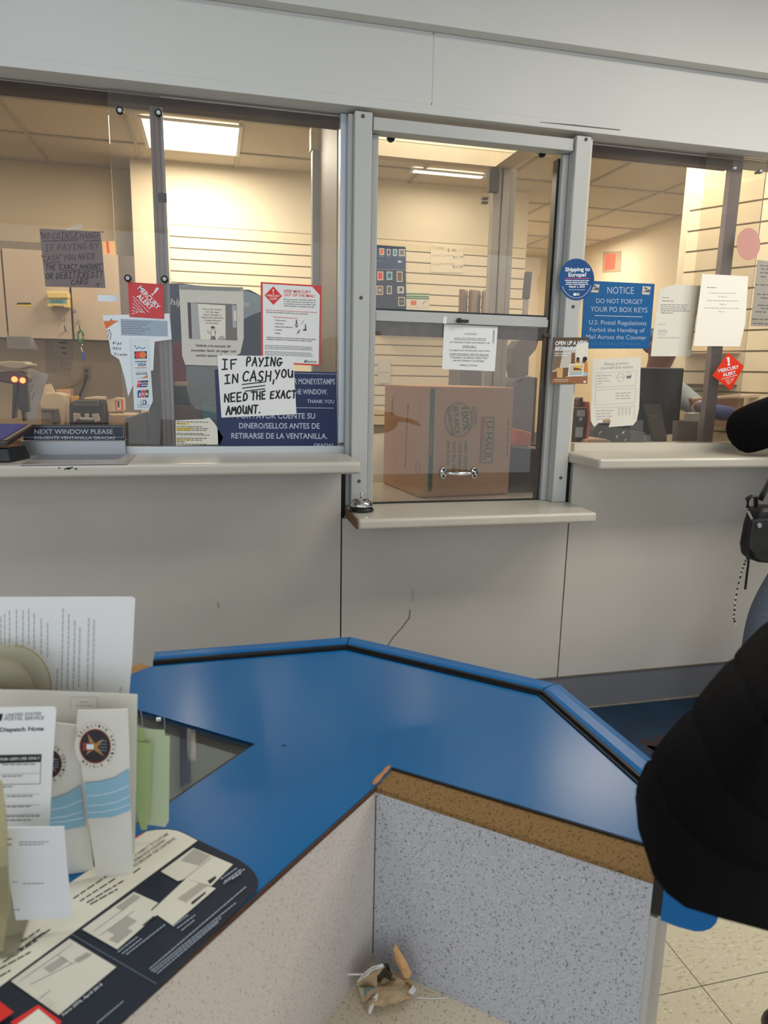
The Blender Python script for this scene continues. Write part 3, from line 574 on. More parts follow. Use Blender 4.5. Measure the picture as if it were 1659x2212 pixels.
# ------------------------------------------------------------------ notices on the right window
k8 = K(1180, 540, .2887); k7c = K(1230, 770, .10247); k9 = K(1380, 720, .1682); kA = K(1580, 550, .1582)
s = Sheet('round_sticker', [(1245.5+38.2*math.cos(i*.131), 603.5+45*math.sin(i*.131)) for i in range(48)], .0, mat('sticker_blue', (12, 74, 134), .3), 'round blue Shipping to Europe? sticker on the grey post', 'sticker', lift=.0025)
for t, x0, y0, x1, y1, h in (('Shipping to', 142, 160, 328, 157, 30), ('Europe?', 166, 199, 301, 198, 30), ('March 1, 2023', 171, 282, 288, 281, 17)): (a, c) = k8((x0, y0), (x1, y1)); s.text(m_wht, t, a, c, h*.2887, .03)
s.line(mat('magenta_rule', (214, 70, 110), .4), k8((142, 213), (320, 213)), 1.6)
for i, (x0, x1) in enumerate(((142, 318), (152, 308), (145, 312))): (a, c) = k8((x0, 228+14*i), (x1, 229+14*i)); s.bars(m_wht, a, c, 2.8, (6, 12), .8)
(a, c) = k8((170, 297), (288, 298)); s.bars(m_wht, a, c, 1.4); (c1,) = k8((215, 332)); s.ell(m_wht, *c1, 4, 3.2); s.poly(m_lgrey, k8((228, 322), (252, 322), (244, 345), (228, 340)))
s.arc(m_sil, 1245.5, 603.5, 33, 40, 1.3, .35, 2.75); s.done()
s = Sheet('po_box_notice', k8((285, 228), (812, 254), (772, 738), (260, 738)), GF, m_blue, 'blue NOTICE sign about PO box keys on the right glass', 'sign', thick=.002, lift=.0025)
for t, x0, y0, x1, y1, h, M in (('NOTICE', 457, 326, 655, 329, 53, m_sil), ('DO NOT FORGET', 373, 397, 721, 405, 36, m_sil), ('YOUR PO BOX KEYS', 332, 460, 756, 468, 39, m_sil), ('U.S. Postal Regulations', 321, 556, 748, 563, 33, m_sil), ('Forbid the Handing of', 325, 611, 736, 617, 33, m_sil), ('Mail Across the Counter', 299, 663, 750, 671, 33, m_sil), ('U.S. Postal Reg. PDM 84172', 338, 709, 704, 717, 22, mat('pale_blue_ink', (74, 128, 176), .5))):
    (a, c) = k8((x0, y0), (x1, y1)); s.text(M, t, a, c, h*.2887, -.004)
s.line(m_sil, k8((364, 491), (717, 500)), 1.5)
for ox, oy in ((0, 0), (-383, -16)):
    f = lambda *p: k8(*[(x+ox, y+oy) for x, y in p])
    s.poly(m_paperg, f((722, 270), (783, 275), (772, 335), (716, 332))); s.poly(m_pd, f((735, 272), (765, 295), (738, 296))); s.poly(m_pd, f((722, 312), (766, 296), (779, 300), (770, 318)))
s.done()
s = Sheet('leaflet', k8((52, 655), (318, 655), (308, 1000), (40, 1003)), .0, mat('leaflet_brown', (86, 66, 52), .4), 'brown OPEN UP A NEW BEGINNING leaflet stuck across the grey post', 'leaflet', lift=.004)
q = lambda M, *p: s.poly(M, k8(*p))
m_wallp = mat('photo_wall', (196, 190, 180), .5); m_sk = mat('photo_skin', (112, 66, 42), .5); m_hair = mat('photo_hair', (28, 22, 20), .5)
q(m_wallp, (55, 735), (314, 720), (312, 950), (44, 950)); q(mat('photo_shade', (120, 100, 80), .5), (55, 735), (130, 735), (100, 880), (48, 905)); q(m_offw, (225, 690), (316, 688), (312, 830), (222, 830)); q(m_brown, (190, 770), (215, 768), (215, 850), (184, 850)); q(MATS['leaflet_brown'], (54, 657), (317, 657), (316, 690), (54, 735))
q(mat('photo_box', (206, 166, 110), .6), (75, 882), (125, 882), (122, 958), (80, 955)); q(m_brown, (125, 882), (168, 880), (165, 940), (122, 958)); q(mat('photo_table', (150, 98, 62), .6), (42, 962), (310, 935), (308, 998), (40, 1000)); q(m_brown, (42, 915), (80, 905), (80, 958), (42, 965))
q(mat('photo_yellow', (226, 190, 74), .6), (215, 850), (252, 838), (265, 905), (205, 915)); q(mat('photo_mustard', (206, 132, 50), .6), (272, 850), (308, 838), (311, 915), (275, 920)); q(mat('photo_jeans', (170, 186, 196), .6), (190, 915), (260, 905), (312, 920), (300, 945), (170, 945))
for (x, y, r1, r2, M) in ((237, 826, 3.6, 5, m_sk), (284, 828, 3.8, 5, m_sk), (238, 812, 3.4, 2.6, m_hair), (290, 815, 5, 5, m_hair)): (c1,) = k8((x, y)); s.ell(M, *c1, r1, r2)
q(m_sk, (205, 878), (250, 885), (268, 898), (205, 900))
s.line(m_white, k8((175, 858), (280, 855), (272, 940), (165, 942), (175, 858)), 2)
for t, x0, y0, x1, y1, h in (('OPEN UP A NEW', 65, 713, 301, 708, 31), ('BEGINNING', 65, 753, 232, 750, 31)): (a, c) = k8((x0, y0), (x1, y1)); s.text(m_wht, t, a, c, h*.2887, .03, .22)
for y, x1 in ((773, 190), (790, 170)): (a, c) = k8((65, y), (x1, y-1)); s.bars(m_wht, a, c, 2.4)
for y, x1 in ((970, 165), (982, 160)): (a, c) = k8((60, y), (x1, y)); s.bars(m_offw, a, c, 1.6)
(c1,) = k8((288, 986)); s.ell(m_wht, *c1, 3, 2.2); s.done()
s = Sheet('torn_notice', k7c((490, 58), (1510, 12), (1470, 1100), (1420, 1350), (1340, 1450), (825, 1490), (870, 1370), (850, 1300), (790, 1300), (720, 1320), (690, 1400), (620, 1400), (520, 1485), (470, 1400), (450, 1300)), .0722, m_offw, 'torn white Please protect yourself and others notice in the right window', 'sign')
for t, x0, y0, x1, y1, h in (('Please protect', 735, 190, 1246, 162, 62), ('yourself and others', 658, 272, 1336, 243, 62)): (a, c) = k7c((x0, y0), (x1, y1)); s.text(m_lgrey, t, a, c, h*.1025, .015)
for yy in (0, 365, 740): s.line(m_lgrey, k7c((570-yy*.05, 345+yy), (1415-yy*.05, 305+yy), (1395-yy*.05, 610+yy), (555-yy*.05, 655+yy), (570-yy*.05, 345+yy)) if yy < 700 else k7c((535, 1090), (1380, 1045), (1365, 1330)), .5)
for x0, y0, x1, n in ((600, 408, 880, 4), (980, 775, 1320, 3), (570, 1150, 920, 4)):
    for i in range(n): (a, c) = k7c((x0, y0+58*i), (x1-60*(i % 2)-(150 if i == 3 else 0), y0+58*i-12)); s.bars(m_lgrey, a, c, 2.6, (5, 10))
(c1, c2) = k7c((1080, 440), (1255, 400)); s.arc(m_lgrey, *c1, 8, 9.5, .6); s.line(m_lgrey, k7c((1000, 440), (1160, 435)), .6); s.arc(m_lgrey, *c2, 5.5, 7, .6); s.poly(m_grey, k7c((1205, 410), (1305, 400), (1295, 440), (1270, 455), (1220, 455)))
for i in range(4): (c1,) = k7c((1045+75*i, 1100)); s.arc(m_lgrey, *c1, 1.6, 2, .5); (a, c, e) = k7c((1025+75*i, 1130), (1065+75*i, 1128), (1045+75*i, 1240)); s.line(m_lgrey, [a, e, c], .5)
s.done()
s = Sheet('curled_letter', k8((885, 280), (960, 258), (1160, 268), (1115, 540), (1080, 795), (782, 795), (800, 620), (845, 300)), .0720, m_offw, 'white letter with a curled edge beside the blue NOTICE sign', 'letter')
for i, (x0, x1, y) in enumerate(((870, 915, 355), (870, 950, 380), (860, 1055, 410), (860, 1050, 425), (858, 1048, 440), (857, 1070, 455), (860, 950, 470), (842, 890, 555), (840, 915, 600), (838, 905, 612), (838, 895, 630), (835, 990, 655))):
    (a, c) = k8((x0, y), (x1, y+2)); s.bars(m_grey if i < 7 else m_lgrey, a, c, 2.0)
s.done()
s = Sheet('posted_letter', k8((1167, 178), (1512, 197), (1490, 545), (1450, 722), (1102, 718)), .0520, mat('bright_paper', (248, 244, 232), .6), 'bright white sheet taped to the outside of the right window', 'letter', lift=.001)
(a, c) = k8((1205, 280), (1270, 282)); s.bars(m_grey, a, c, 2.2)
for i, (x0, x1, y) in enumerate(((1218, 1428, 322), (1290, 1365, 350), (1200, 1440, 378), (1300, 1345, 405), (1185, 1445, 434), (1290, 1335, 460))): (a, c) = k8((x0, y), (x1, y+3)); s.bars(m_lgrey, a, c, 2)
s.done()
s = Sheet('warning_diamond', k8((1360, 767), (1480, 870), (1382, 1050), (1243, 940)), .0520, mat('diamond_red', (236, 58, 28), .35), 'red diamond MERCURY ALERT sticker low on the right window', 'sticker', lift=.001)
s.poly(m_wht, k9((1128, 308), (1165, 306), (1166, 385), (1148, 388))); (c1,) = k9((1155, 402)); s.ell(m_wht, *c1, 2.8, 2.6)
for t, x0, y0, x1, y1, h in (('MERCURY', 1026, 506, 1290, 448, 44), ('ALERT', 1080, 556, 1248, 522, 42)): (a, c) = k9((x0, y0), (x1, y1)); s.text(m_wht, t, a, c, h*.1682, .03)
(a, c) = k9((1065, 588), (1262, 535)); s.line(m_wht, [a, c], 1.2)
for i in range(5): (a, c) = k9((1110+8*i, 600+14*i), (1232-10*i, 572+14*i)); s.bars(mat('pale_red_ink', (244, 150, 130), .5), a, c, 3)
s.done()
s = Sheet('pink_dot', [(1617+25.5*math.cos(i*.196), 527+35*math.sin(i*.196)) for i in range(32)], .0520, mat('faded_pink', (205, 150, 140), .6), 'faded pink round sticker high on the right window', 'sticker', lift=.0008); s.done()
s = Sheet('hanging_notice', kA((355, 70), (520, 92), (520, 985), (262, 975), (320, 420)), .25, m_paperg, 'notice sheet hanging inside at the right edge of the right window', 'sign')
for i, (x0, x1, y) in enumerate(((395, 500, 150), (410, 500, 195), (395, 500, 245), (400, 500, 300), (330, 500, 410), (350, 500, 540), (405, 500, 590), (360, 500, 690), (410, 500, 735), (330, 500, 780), (285, 500, 880), (300, 500, 940))): (a, c) = kA((x0, y), (x1, y+6)); s.bars(m_grey, a, c, 3.4)
s.done()

# ------------------------------------------------------------------ bell, terminal, scanner
bc = U(780.5, 1103, PZ(.8685)); bl = empty('call_bell', bc, 'chrome call bell on a black base at the left end of the middle ledge', 'bell')
B().lathe([(.028, 0), (.042, .001), (.043, .006), (.036, .013), (.030, .016), (.0001, .016)], bc, 40).obj('base', m_black, bl, smooth=True)
B().lathe([(.0385, .0165), (.038, .021), (.034, .032), (.025, .0405), (.013, .045), (.0001, .046)], bc, 40).obj('dome', m_chrome, bl, smooth=True)
B().lathe([(.004, .046), (.0035, .053), (.006, .055), (.0055, .061), (.002, .064), (.0001, .064)], bc, 16).obj('button', m_chrome, bl, smooth=True)

pt = U(10, 960, -.10); tm = empty('payment_terminal', (pt.x, -.10, 1.057), 'black payment terminal with a dark blue screen at the left end of the ledge', 'payment terminal')
c = [U(-60, 957, -.11), U(38, 957, -.06), U(46, 985, -.06)]
B().prism([U(-70, 955, -.12), U(12, 955, -.12), U(20, 1001, -.12), U(-70, 1006, -.12)], (0.0, .0, 0)).f
b = B().rings([[(-.80, -.17, 1.0575), (-.575, -.15, 1.0575), (-.545, -.045, 1.0575), (-.80, -.03, 1.0575)], [(-.80, -.165, 1.10), (-.583, -.145, 1.10), (-.559, -.05, 1.10), (-.80, -.035, 1.10)]]); b.obj('stand', m_black, tm, bevel=.004)
h = [(-.80, -.19, 1.105), (-.575, -.175, 1.105), (-.530, -.03, 1.145), (-.80, -.03, 1.145)]
B().prism(h, (0, .004, .018)).obj('housing', mat('terminal_shell', (52, 36, 32), .35), tm, bevel=.005)
hv = [V(p)+V((0, .004, .0186)) for p in h]; cc = sum(hv, V())/4
B().prism([cc.lerp(p, .86) for p in hv], (0, -.0001, .0006)).obj('screen', mat('terminal_screen', (34, 42, 104), .5, 0, .2, emit=.35), tm)

sp = U(35, 850, .34); sc = empty('barcode_scanner', (sp.x, .34, 1.02), 'dark barcode scanner with two glowing red lights behind the left glass', 'scanner')
f = lambda *p: [U(x, y, .34) for x, y in p]
k9s = K(0, 600, .1718)
B().prism(f(*k9s((-60, 1180), (110, 1165), (220, 1170), (320, 1215), (360, 1270), (340, 1320), (250, 1345), (110, 1330), (-60, 1300))), (0, .07, 0)).obj('head', mat('scanner_red', (78, 14, 14), .3), sc, bevel=.006)
m_led = mat('red_led', (255, 60, 30), .4, emit=22)
for x, y in ((182, 1277), (285, 1291)):
    (c1,) = k9s((x, y)); B().lathe([(.0001, .004), (.008, .003), (.010, 0)], U(*c1, .339), 16, (0, -1, 0)).obj('led', m_led, sc, smooth=True)
B().prism(f(*k9s((160, 1335), (220, 1338), (200, 1560), (185, 1770), (145, 1770))), (0, .04, 0)).obj('leg', mat('scanner_dark', (44, 34, 32), .4), sc, bevel=.003)
B().prism(f(*k9s((235, 1338), (330, 1330), (345, 1480), (352, 1690), (300, 1685), (310, 1800), (280, 1800), (265, 1668), (225, 1650))), (0, .04, 0)).obj('leg', MATS['scanner_dark'], sc, bevel=.003)
B().box((sp.x-.14, .30, 1.0), (sp.x+.06, .46, 1.012)).obj('foot', MATS['scanner_dark'], sc)
ob = B().prism([U(x, y, .38) for x, y in k9s((-40, 1060), (110, 1045), (300, 1055), (345, 1085), (380, 1075), (388, 1115), (330, 1125), (250, 1148), (170, 1150), (110, 1140), (-40, 1100))], (0, .10, 0)).obj('crumpled_bag', mat('cream_bag', (226, 206, 176), .6), None, 'crumpled cream paper bag lying on top of the red-lit scanner', 'bag', bevel=.006)
s = Sheet('posted_page', k9s((345, 1130), (610, 1215), (430, 1800), (330, 1800)), .52, m_white, 'blank white page leaning behind the barcode scanner', 'paper')
for i in range(2): (a, c) = k9s((405+25*i, 1350+100*i), (390+12*i, 1430+100*i)); s.bars(m_lgrey, a, c, 4)
s.done()
B().box((-2.2, .12, .95), (.40, .78, 1.0)).obj('clerk_counter', mat('counter_top_brown', (120, 96, 74), .5), None, 'brown inner counter behind the left window under the scanner', 'counter').location
B().box((1.33, .10, .95), (3.3, .85, 1.0)).obj('clerk_counter', MATS['counter_top_brown'], None, 'brown inner counter behind the right window under the monitor', 'counter')
for o_, lo, hi in ((0, -2.2, .40), (1, 1.33, 3.3)):
    B().box((lo, .14, 0), (hi, .76, .9495)).obj('counter_cabinet', m_panel, None, ('base cabinet carrying the inner counter behind the left window', 'base cabinet carrying the inner counter behind the right window')[o_], 'cabinet')

# ------------------------------------------------------------------ left office: wall cabinet and counter clutter
m_cab = mat('cabinet_greige', (196, 178, 158), .5, noise=.03, nscale=4)
Yc = 2.78; cb = empty('wall_cabinet', (-1.0, Yc, 1.5), 'greige two-door wall cabinet behind the left glass', 'cabinet')
zb, ztp = U(158, 733, Yc).z, U(90, 541, Yc).z; xa, xm, xe2 = U(10, 640, Yc).x, U(155, 680, Yc).x, U(262, 700, Yc).x
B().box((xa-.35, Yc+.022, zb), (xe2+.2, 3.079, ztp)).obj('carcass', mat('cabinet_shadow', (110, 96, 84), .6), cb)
for n, x0, x1, hx, hs in ((0, xa+.006, xm-.006, (811, 505, 828, 668), 1), (1, xm+.008, xe2, (1003, 520, 1012, 665), 1)):
    dr = B().box((x0, Yc, zb), (x1, Yc+.02, ztp)).obj('door', m_cab, cb, bevel=.001)
    (a, c) = k9s(hx[:2], hx[2:]); a, c = U(*a, Yc), U(*c, Yc)
    B().tube([a, a+V((0, -.03, -.004)), c+V((0, -.03, .02)), c], .005, 8).obj('handle', m_steel, dr, smooth=True)
    if n:
        (a,) = k9s((942, 417)); B().lathe([(.0001, .005), (.009, .005), (.011, 0)], U(*a, Yc), 14, (0, -1, 0)).obj('lock', m_steel, dr)
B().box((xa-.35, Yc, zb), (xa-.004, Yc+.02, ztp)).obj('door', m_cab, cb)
ds = empty('tape_dispenser', U(125, 660, Yc), 'pale yellow dispenser fixed to the left cabinet door', 'dispenser')
kk = K(0, 600, .1718); f = lambda Y, *p: [U(x, y, Y) for x, y in kk(*p)]
B().prism(f(Yc-.085, (572, 170), (855, 172), (862, 262), (590, 262)), (0, .084, 0)).obj('cover', mat('pale_yellow_plastic', (226, 202, 128), .4), ds, bevel=.008)
B().prism(f(Yc-.075, (590, 263), (862, 263), (868, 378), (805, 376), (798, 358), (650, 355), (648, 372), (595, 362)), (0, .074, 0)).obj('body', MATS['pale_yellow_plastic'], ds, bevel=.005)
s = Sheet('label', kk((602, 278), (838, 276), (836, 326), (605, 318)), Yc-.0765, mat('dispenser_label', (120, 170, 168), .5), parent=ds); s.poly(mat('dispenser_label_teal', (70, 130, 135), .5), kk((640, 285), (800, 283), (790, 318), (630, 310))); s.done()
s = Sheet('cabinet_label', kk((213, 312), (388, 312), (396, 366), (214, 362)), Yc-.001, mat('label_yellow', (222, 190, 70), .5), 'yellow and black label on the left cabinet door', 'label'); s.poly(m_ink, kk((214, 313), (388, 313), (391, 336), (214, 336))); s.done()
kc = empty('key_coil', U(1015*.1718, 600+660*.1718, Yc-.03), 'green key coil with keys and a blue tag hanging from the right cabinet handle', 'keys')
pts = [U(x, y, Yc-.035) for x, y in kk(*[(1014+32*math.cos(t*.5236), 735+75*math.sin(t*.5236)) for t in range(13)])]
B().tube(pts, .006, 8).obj('coil', mat('coil_green', (36, 128, 72), .4), kc, smooth=True)
p = [U(x, y, Yc-.035) for x, y in kk((1020, 812), (1035, 850), (1015, 880), (1040, 935))]; B().tube(p, .006, 6).obj('key', m_steel, kc)
B().prism(f(Yc-.04, (1018, 935), (1062, 945), (1070, 1020), (1045, 1046), (1022, 1020)), (0, .008, 0)).obj('tag', mat('tag_blue', (54, 84, 160), .5), kc)
s = Sheet('wall_notice', kk((555, 780), (900, 800), (915, 1000), (880, 1240), (580, 1195)), 3.077, mat('faded_paper', (190, 172, 148), .7), 'faded printed notice on the wall under the cabinet', 'notice', lift=.001)
for a, c, e, d in (((735, 802), (848, 806), (846, 830), (738, 826)), ((756, 868), (832, 872), (832, 894), (758, 890)), ((785, 926), (846, 945), (840, 968), (780, 950))): s.poly(mat('stamp_violet', (74, 68, 96), .6), kk(a, c, e, d))
for i in range(14): (a, c) = kk((580+3*(i % 4), 810+27*i), (715+5*(i % 3)-(60 if i < 4 else 0), 816+27*i)); s.bars(m_pg, a, c, 2.2)
for i in range(8): (a, c) = kk((745, 1000+22*i), (890-20*(i % 3), 1012+22*i)); s.bars(m_pg, a, c, 2.2)
s.done()
ot = empty('power_outlet', U(186, 806, 3.07), 'wall outlet with a black and a yellow cord plugged in under the cabinet', 'outlet')
B().prism(f(3.074, (1022, 1106), (1142, 1106), (1146, 1288), (1030, 1285)), (0, .004, 0)).obj('plate', mat('outlet_plate', (188, 168, 138), .5), ot)
B().prism(f(3.05, (1062, 1150), (1100, 1148), (1104, 1190), (1066, 1190)), (0, .02, 0)).obj('plug', m_black, ot); B().prism(f(3.05, (1058, 1210), (1102, 1212), (1106, 1255), (1064, 1262)), (0, .02, 0)).obj('plug', m_black, ot)
B().tube([U(x, y, Y) for (x, y), Y in zip(kk((1080, 1255), (1065, 1330), (1020, 1440), (985, 1530)), (3.04, 3.03, 3.02, 3.01))], .009, 8).obj('cord', m_black, ot, smooth=True)
B().tube([U(x, y, Y) for (x, y), Y in zip(kk((1040, 1272), (960, 1318), (830, 1372), (700, 1445)), (3.05, 3.04, 3.03, 3.02))], .009, 8).obj('cord', mat('cord_yellow', (206, 168, 62), .5), ot, smooth=True)
Yd = 2.45; zd = .90
B().box((-2.6, 2.2, zd-.04), (xL-.005, 3.079, zd)).obj('work_counter', MATS['counter_top_brown'], None, 'back counter under the wall cabinet holding the money counter', 'counter')
B().box((-2.6, 2.25, 0), (xL-.005, 3.07, zd-.0405)).obj('base_cabinet', m_cab, None, 'greige base cabinet below the back counter', 'cabinet')
def blk(name, lab, cat, M, Y, dep, *p, parent=None, bevel=.004, kf=kk, base=None):
    return B().prism(rebase([U(x, y, Y) for x, y in kf(*p)], base), (0, dep, 0)).obj(name, M, parent, lab, cat, bevel=bevel)
m_carton = mat('pale_carton', (214, 196, 168), .6, noise=.05, nscale=9)
s = blk('paper_stack', 'creased pale carton packet left of the money counter', 'packet', m_carton, 2.6, .2, (512, 1480), (560, 1455), (700, 1445), (815, 1480), (820, 1560), (790, 1720), (760, 1745), (700, 1660), (512, 1640), (500, 1560), base=zd+.0002)
blk('paper_stack', 'leaning cream envelope above the creased packet', 'packet', m_carton, 2.75, .01, (545, 1350), (640, 1330), (695, 1440), (540, 1480))
blk('metal_box', 'grey metal box with dark lid below the creased packet', 'box', mat('box_grey', (150, 138, 124), .4), 2.40, .1, (512, 1680), (660, 1680), (665, 1835), (512, 1835), base=zd+.0002)
blk('box_lid', 'dark grey lid on the grey metal box', 'lid', mat('lid_dark', (86, 76, 70), .4), 2.38, .1, (512, 1655), (700, 1655), (730, 1835), (668, 1835), (664, 1679), (512, 1679))
blk('brown_carton', 'small brown carton behind the money counter', 'box', m_kraft, 2.81, .12, (700, 1408), (885, 1400), (880, 1560), (840, 1640), (700, 1640), base=zd+.0002)
blk('yellow_tub', 'small yellow tub behind the money counter', 'tub', mat('tub_yellow', (214, 168, 60), .4), 2.75, .05, (890, 1488), (982, 1488), (978, 1545), (895, 1545), base=zd+.0002)
mc = empty('money_counter', U(190, 915, Yd), 'black money counting machine on the back counter above the NEXT WINDOW plaque', 'money counter')
blk('body', None, None, mat('machine_dark', (48, 44, 44), .4), Yd, .22, (870, 1600), (930, 1540), (1240, 1545), (1300, 1565), (1312, 1840), (870, 1840), parent=mc, base=zd+.0002)
blk('display', None, None, mat('machine_display', (70, 76, 68), .2), Yd-.012, .01, (930, 1548), (1228, 1548), (1228, 1592), (935, 1590), parent=mc, bevel=.001)
blk('display_frame', None, None, mat('machine_grey', (140, 132, 124), .4), Yd-.008, .007, (918, 1540), (1240, 1540), (1242, 1608), (918, 1605), parent=mc, bevel=.001)
for p in (((915, 1705), (1000, 1708), (1010, 1760), (925, 1820)), ((1150, 1718), (1230, 1708), (1262, 1800), (1190, 1822)), ((1062, 1710), (1112, 1710), (1118, 1790), (1066, 1790))): blk('guide', None, None, mat('machine_clear', (176, 168, 156), .3), Yd-.03, .028, *p, parent=mc)
B().tube([U(x, y, Yd-.04) for x, y in kk((1000, 1770), (1040, 1775), (1140, 1780), (1180, 1776))], .012, 8).obj('roller', m_steel, mc)
blk('paper_pad', 'two open white pads stacked right of the money counter', 'paper', m_carton, 2.8, .1, (1060, 1510), (1190, 1492), (1320, 1500), (1330, 1535), (1200, 1540), (1075, 1540), base=zd+.0002)
s = Sheet('label_box', k2b((60, 1540), (165, 1510), (270, 1515), (272, 1670), (75, 1680)), 2.55, m_carton, 'white carton with a red barcode label right of the money counter', 'box', thick=.12)
s.poly(m_red2, k2b((163, 1540), (260, 1530), (266, 1660), (175, 1668))); s.poly(m_offw, k2b((182, 1545), (240, 1540), (245, 1655), (190, 1660))); s.poly(m_ink, k2b((195, 1550), (218, 1548), (222, 1630), (200, 1632))); s.done()
blk('document_tray', 'cream document tray below the barcode label carton', 'tray', mat('tray_cream', (206, 180, 140), .5), 2.5, .2, (80, 1710), (430, 1715), (420, 1750), (100, 1750), kf=k2b)
blk('desk_box', 'small cream box under the document tray', 'box', mat('box_tan', (170, 146, 116), .6), 2.5, .15, (80, 1752), (300, 1752), (310, 1860), (80, 1850), kf=k2b, base=zd+.0002)
s = Sheet('clear_tray_label', kk((78, 735), (370, 742), (380, 868), (90, 865)), .094, mat('tan_card', (200, 176, 150), .5), 'tan labelled box on a clear shelf at the far left of the glass', 'box', thick=.05)
s.line(m_brown, kk((84, 738), (372, 746), (382, 866)), .8)
for i, (x0, x1) in enumerate(((210, 300), (190, 340), (220, 290))): (a, c) = kk((x0, 765+32*i), (x1, 768+32*i)); s.bars(m_brown, a, c, 2.6)
s.poly(mat('label_purple', (120, 60, 110), .5), kk((105, 755), (145, 758), (140, 772), (110, 770))); s.done()
B().prism([U(x, y, .0885) for x, y in kk((76, 700), (370, 715), (410, 765), (480, 905), (90, 885))], (0, .004, 0)).obj('clear_holder', m_clear, None, 'clear plastic holder around the tan labelled box', 'holder')
s = Sheet('carton_on_cabinet', k1((872, 1665), (975, 1662), (985, 1785), (880, 1782)), Yc+.03, mat('tan_carton', (214, 176, 124), .6), 'tan carton with red print on the cabinet right of the mauve notice', 'box', thick=.08, base=ztp+.0002)
s.line(m_red2, k1((915, 1670), (925, 1760)), 5); s.done()
blk('flat_packet', 'grey flat packets lying on top of the wall cabinet', 'packet', mat('packet_grey', (132, 122, 108), .6), 2.8, .2, (20, -40+12), (540, -100), (540, -40), (20, -18), kf=kk) if False else None
B().box((xa-.02, Yc+.02, ztp+.0005), (U(95, 520, Yc).x+.12, 3.0, ztp+.05)).obj('flat_packet', mat('packet_grey', (132, 122, 108), .6), None, 'grey flat packet lying on top of the wall cabinet', 'packet')

# ------------------------------------------------------------------ behind the left window, right part
s = Sheet('shipping_sign', [(358, 612), (392, 612), (470, 622), (540, 626), (566, 640), (566, 768), (470, 770), (385, 742), (370, 735)], .75, mat('slate_blue_board', (52, 78, 108), .4), 'slate blue standing board with white slanted lettering behind the Spanish notice', 'sign', thick=.02, base=1.0002)
s.poly(mat('pale_blue_board', (168, 196, 214), .5), [(525, 626), (566, 640), (566, 672), (545, 680), (525, 690)]); s.text(m_wht, 'Ship', (356, 658), (394, 659), 14, .02, .25); s.text(m_wht, 'Supplies', (480, 660), (538, 662), 12, .02, .25); s.done()
blk('red_folder', 'crimson folder standing behind the Spanish notice', 'folder', mat('crimson_card', (158, 44, 70), .5), .5, .02, (890, 812), (1035, 830), (1055, 1310), (905, 1305), kf=k2b)
blk('red_folder', 'dark red folder standing behind the card logo strip', 'folder', mat('dark_red_card', (136, 34, 40), .5), .45, .03, (600, 800), (760, 795), (790, 1310), (705, 1310), kf=k2b, base=1.0002)
blk('purple_folder', 'dark purple folder beside the dark red one', 'folder', mat('purple_card', (64, 46, 72), .5), .42, .02, (762, 795), (868, 800), (895, 1310), (790, 1312), kf=k2b, base=1.0002)
blk('shelf_edge', 'cream shelf edge under the crimson folder', 'shelf', mat('shelf_cream', (220, 196, 158), .5), .45, .2, (905, 1306), (1060, 1309), (1062, 1366), (908, 1364), kf=k2b)
blk('dark_equipment', 'black office machine under the cream shelf edge', 'machine', mat('machine_black', (46, 42, 42), .5, noise=.3, nscale=40), .45, .2, (908, 1364), (1250, 1370), (1250, 1600), (915, 1594), kf=k2b)
blk('wood_shelf', 'brown wooden shelf boards below the black office machine', 'shelf', mat('shelf_brown', (142, 106, 78), .5), .45, .2, (918, 1594), (1230, 1600), (1222, 1790), (925, 1785), kf=k2b, base=1.0002)
s = Sheet('teal_box', k2b((1250, 1470), (1470, 1480), (1470, 1790), (1265, 1785)), .35, mat('teal_dark', (22, 70, 96), .5), 'teal box beside the blue two-language sign', 'box', thick=.08, base=1.0002)
s.poly(m_teal, k2b((1253, 1570), (1440, 1555), (1455, 1780), (1268, 1785))); s.text(MATS['teal_dark'], 'ST', k2b((1370, 1625))[0], k2b((1430, 1625))[0], 8); s.done()
Sheet('clear_pocket', k2b((1060, 1110), (1460, 1110), (1460, 1700), (1180, 1650), (1110, 1570), (1062, 1380)), .30, m_clear, 'clear plastic pocket hanging below the Spanish notice', 'pocket')
for i, (x0, x1, y0, Mx) in enumerate(((612, 700, 830, mat('binder_grey', (92, 80, 68), .4)), (590, 705, 1580, mat('binder_black', (24, 24, 26), .3)), (700, 800, 1320, mat('binder_charcoal', (40, 36, 38), .3)))):
    blk('binder', ('grey-brown folder bundle standing behind the card logo strip', 'black binder standing at the bottom of the glass below the card logo strip', 'charcoal binder standing beside the mullion foot')[i], 'binder', Mx, .155+.05*(i == 0), .035, (x0, y0), (x0+(x1-x0)*.55, y0-10), (x1, y0+30), (x1+15, 2085), (x0+2, 2085), kf=k2b, base=1.0002)
blk('red_box', 'dark red and grey carton standing left of the black binder', 'box', mat('carton_greyred', (92, 74, 66), .5), .22, .1, (290, 1770), (560, 1690), (575, 2090), (300, 2085), kf=k2b, base=1.0002)
blk('stack_carton', 'pale brown carton seen beside the jamb behind the blue two-language sign', 'box', mat('pale_brown', (206, 172, 128), .6), .55, .1, (805, 970), (890, 960), (890, 1270), (805, 1275), kf=k3b, base=1.0002)
blk('stack_carton', 'tall tan carton touching the jamb behind the blue two-language sign', 'box', mat('tan_box', (186, 150, 108), .6), .42, .012, (893, 930), (985, 890), (985, 1275), (893, 1275), kf=k3b, base=1.0002)

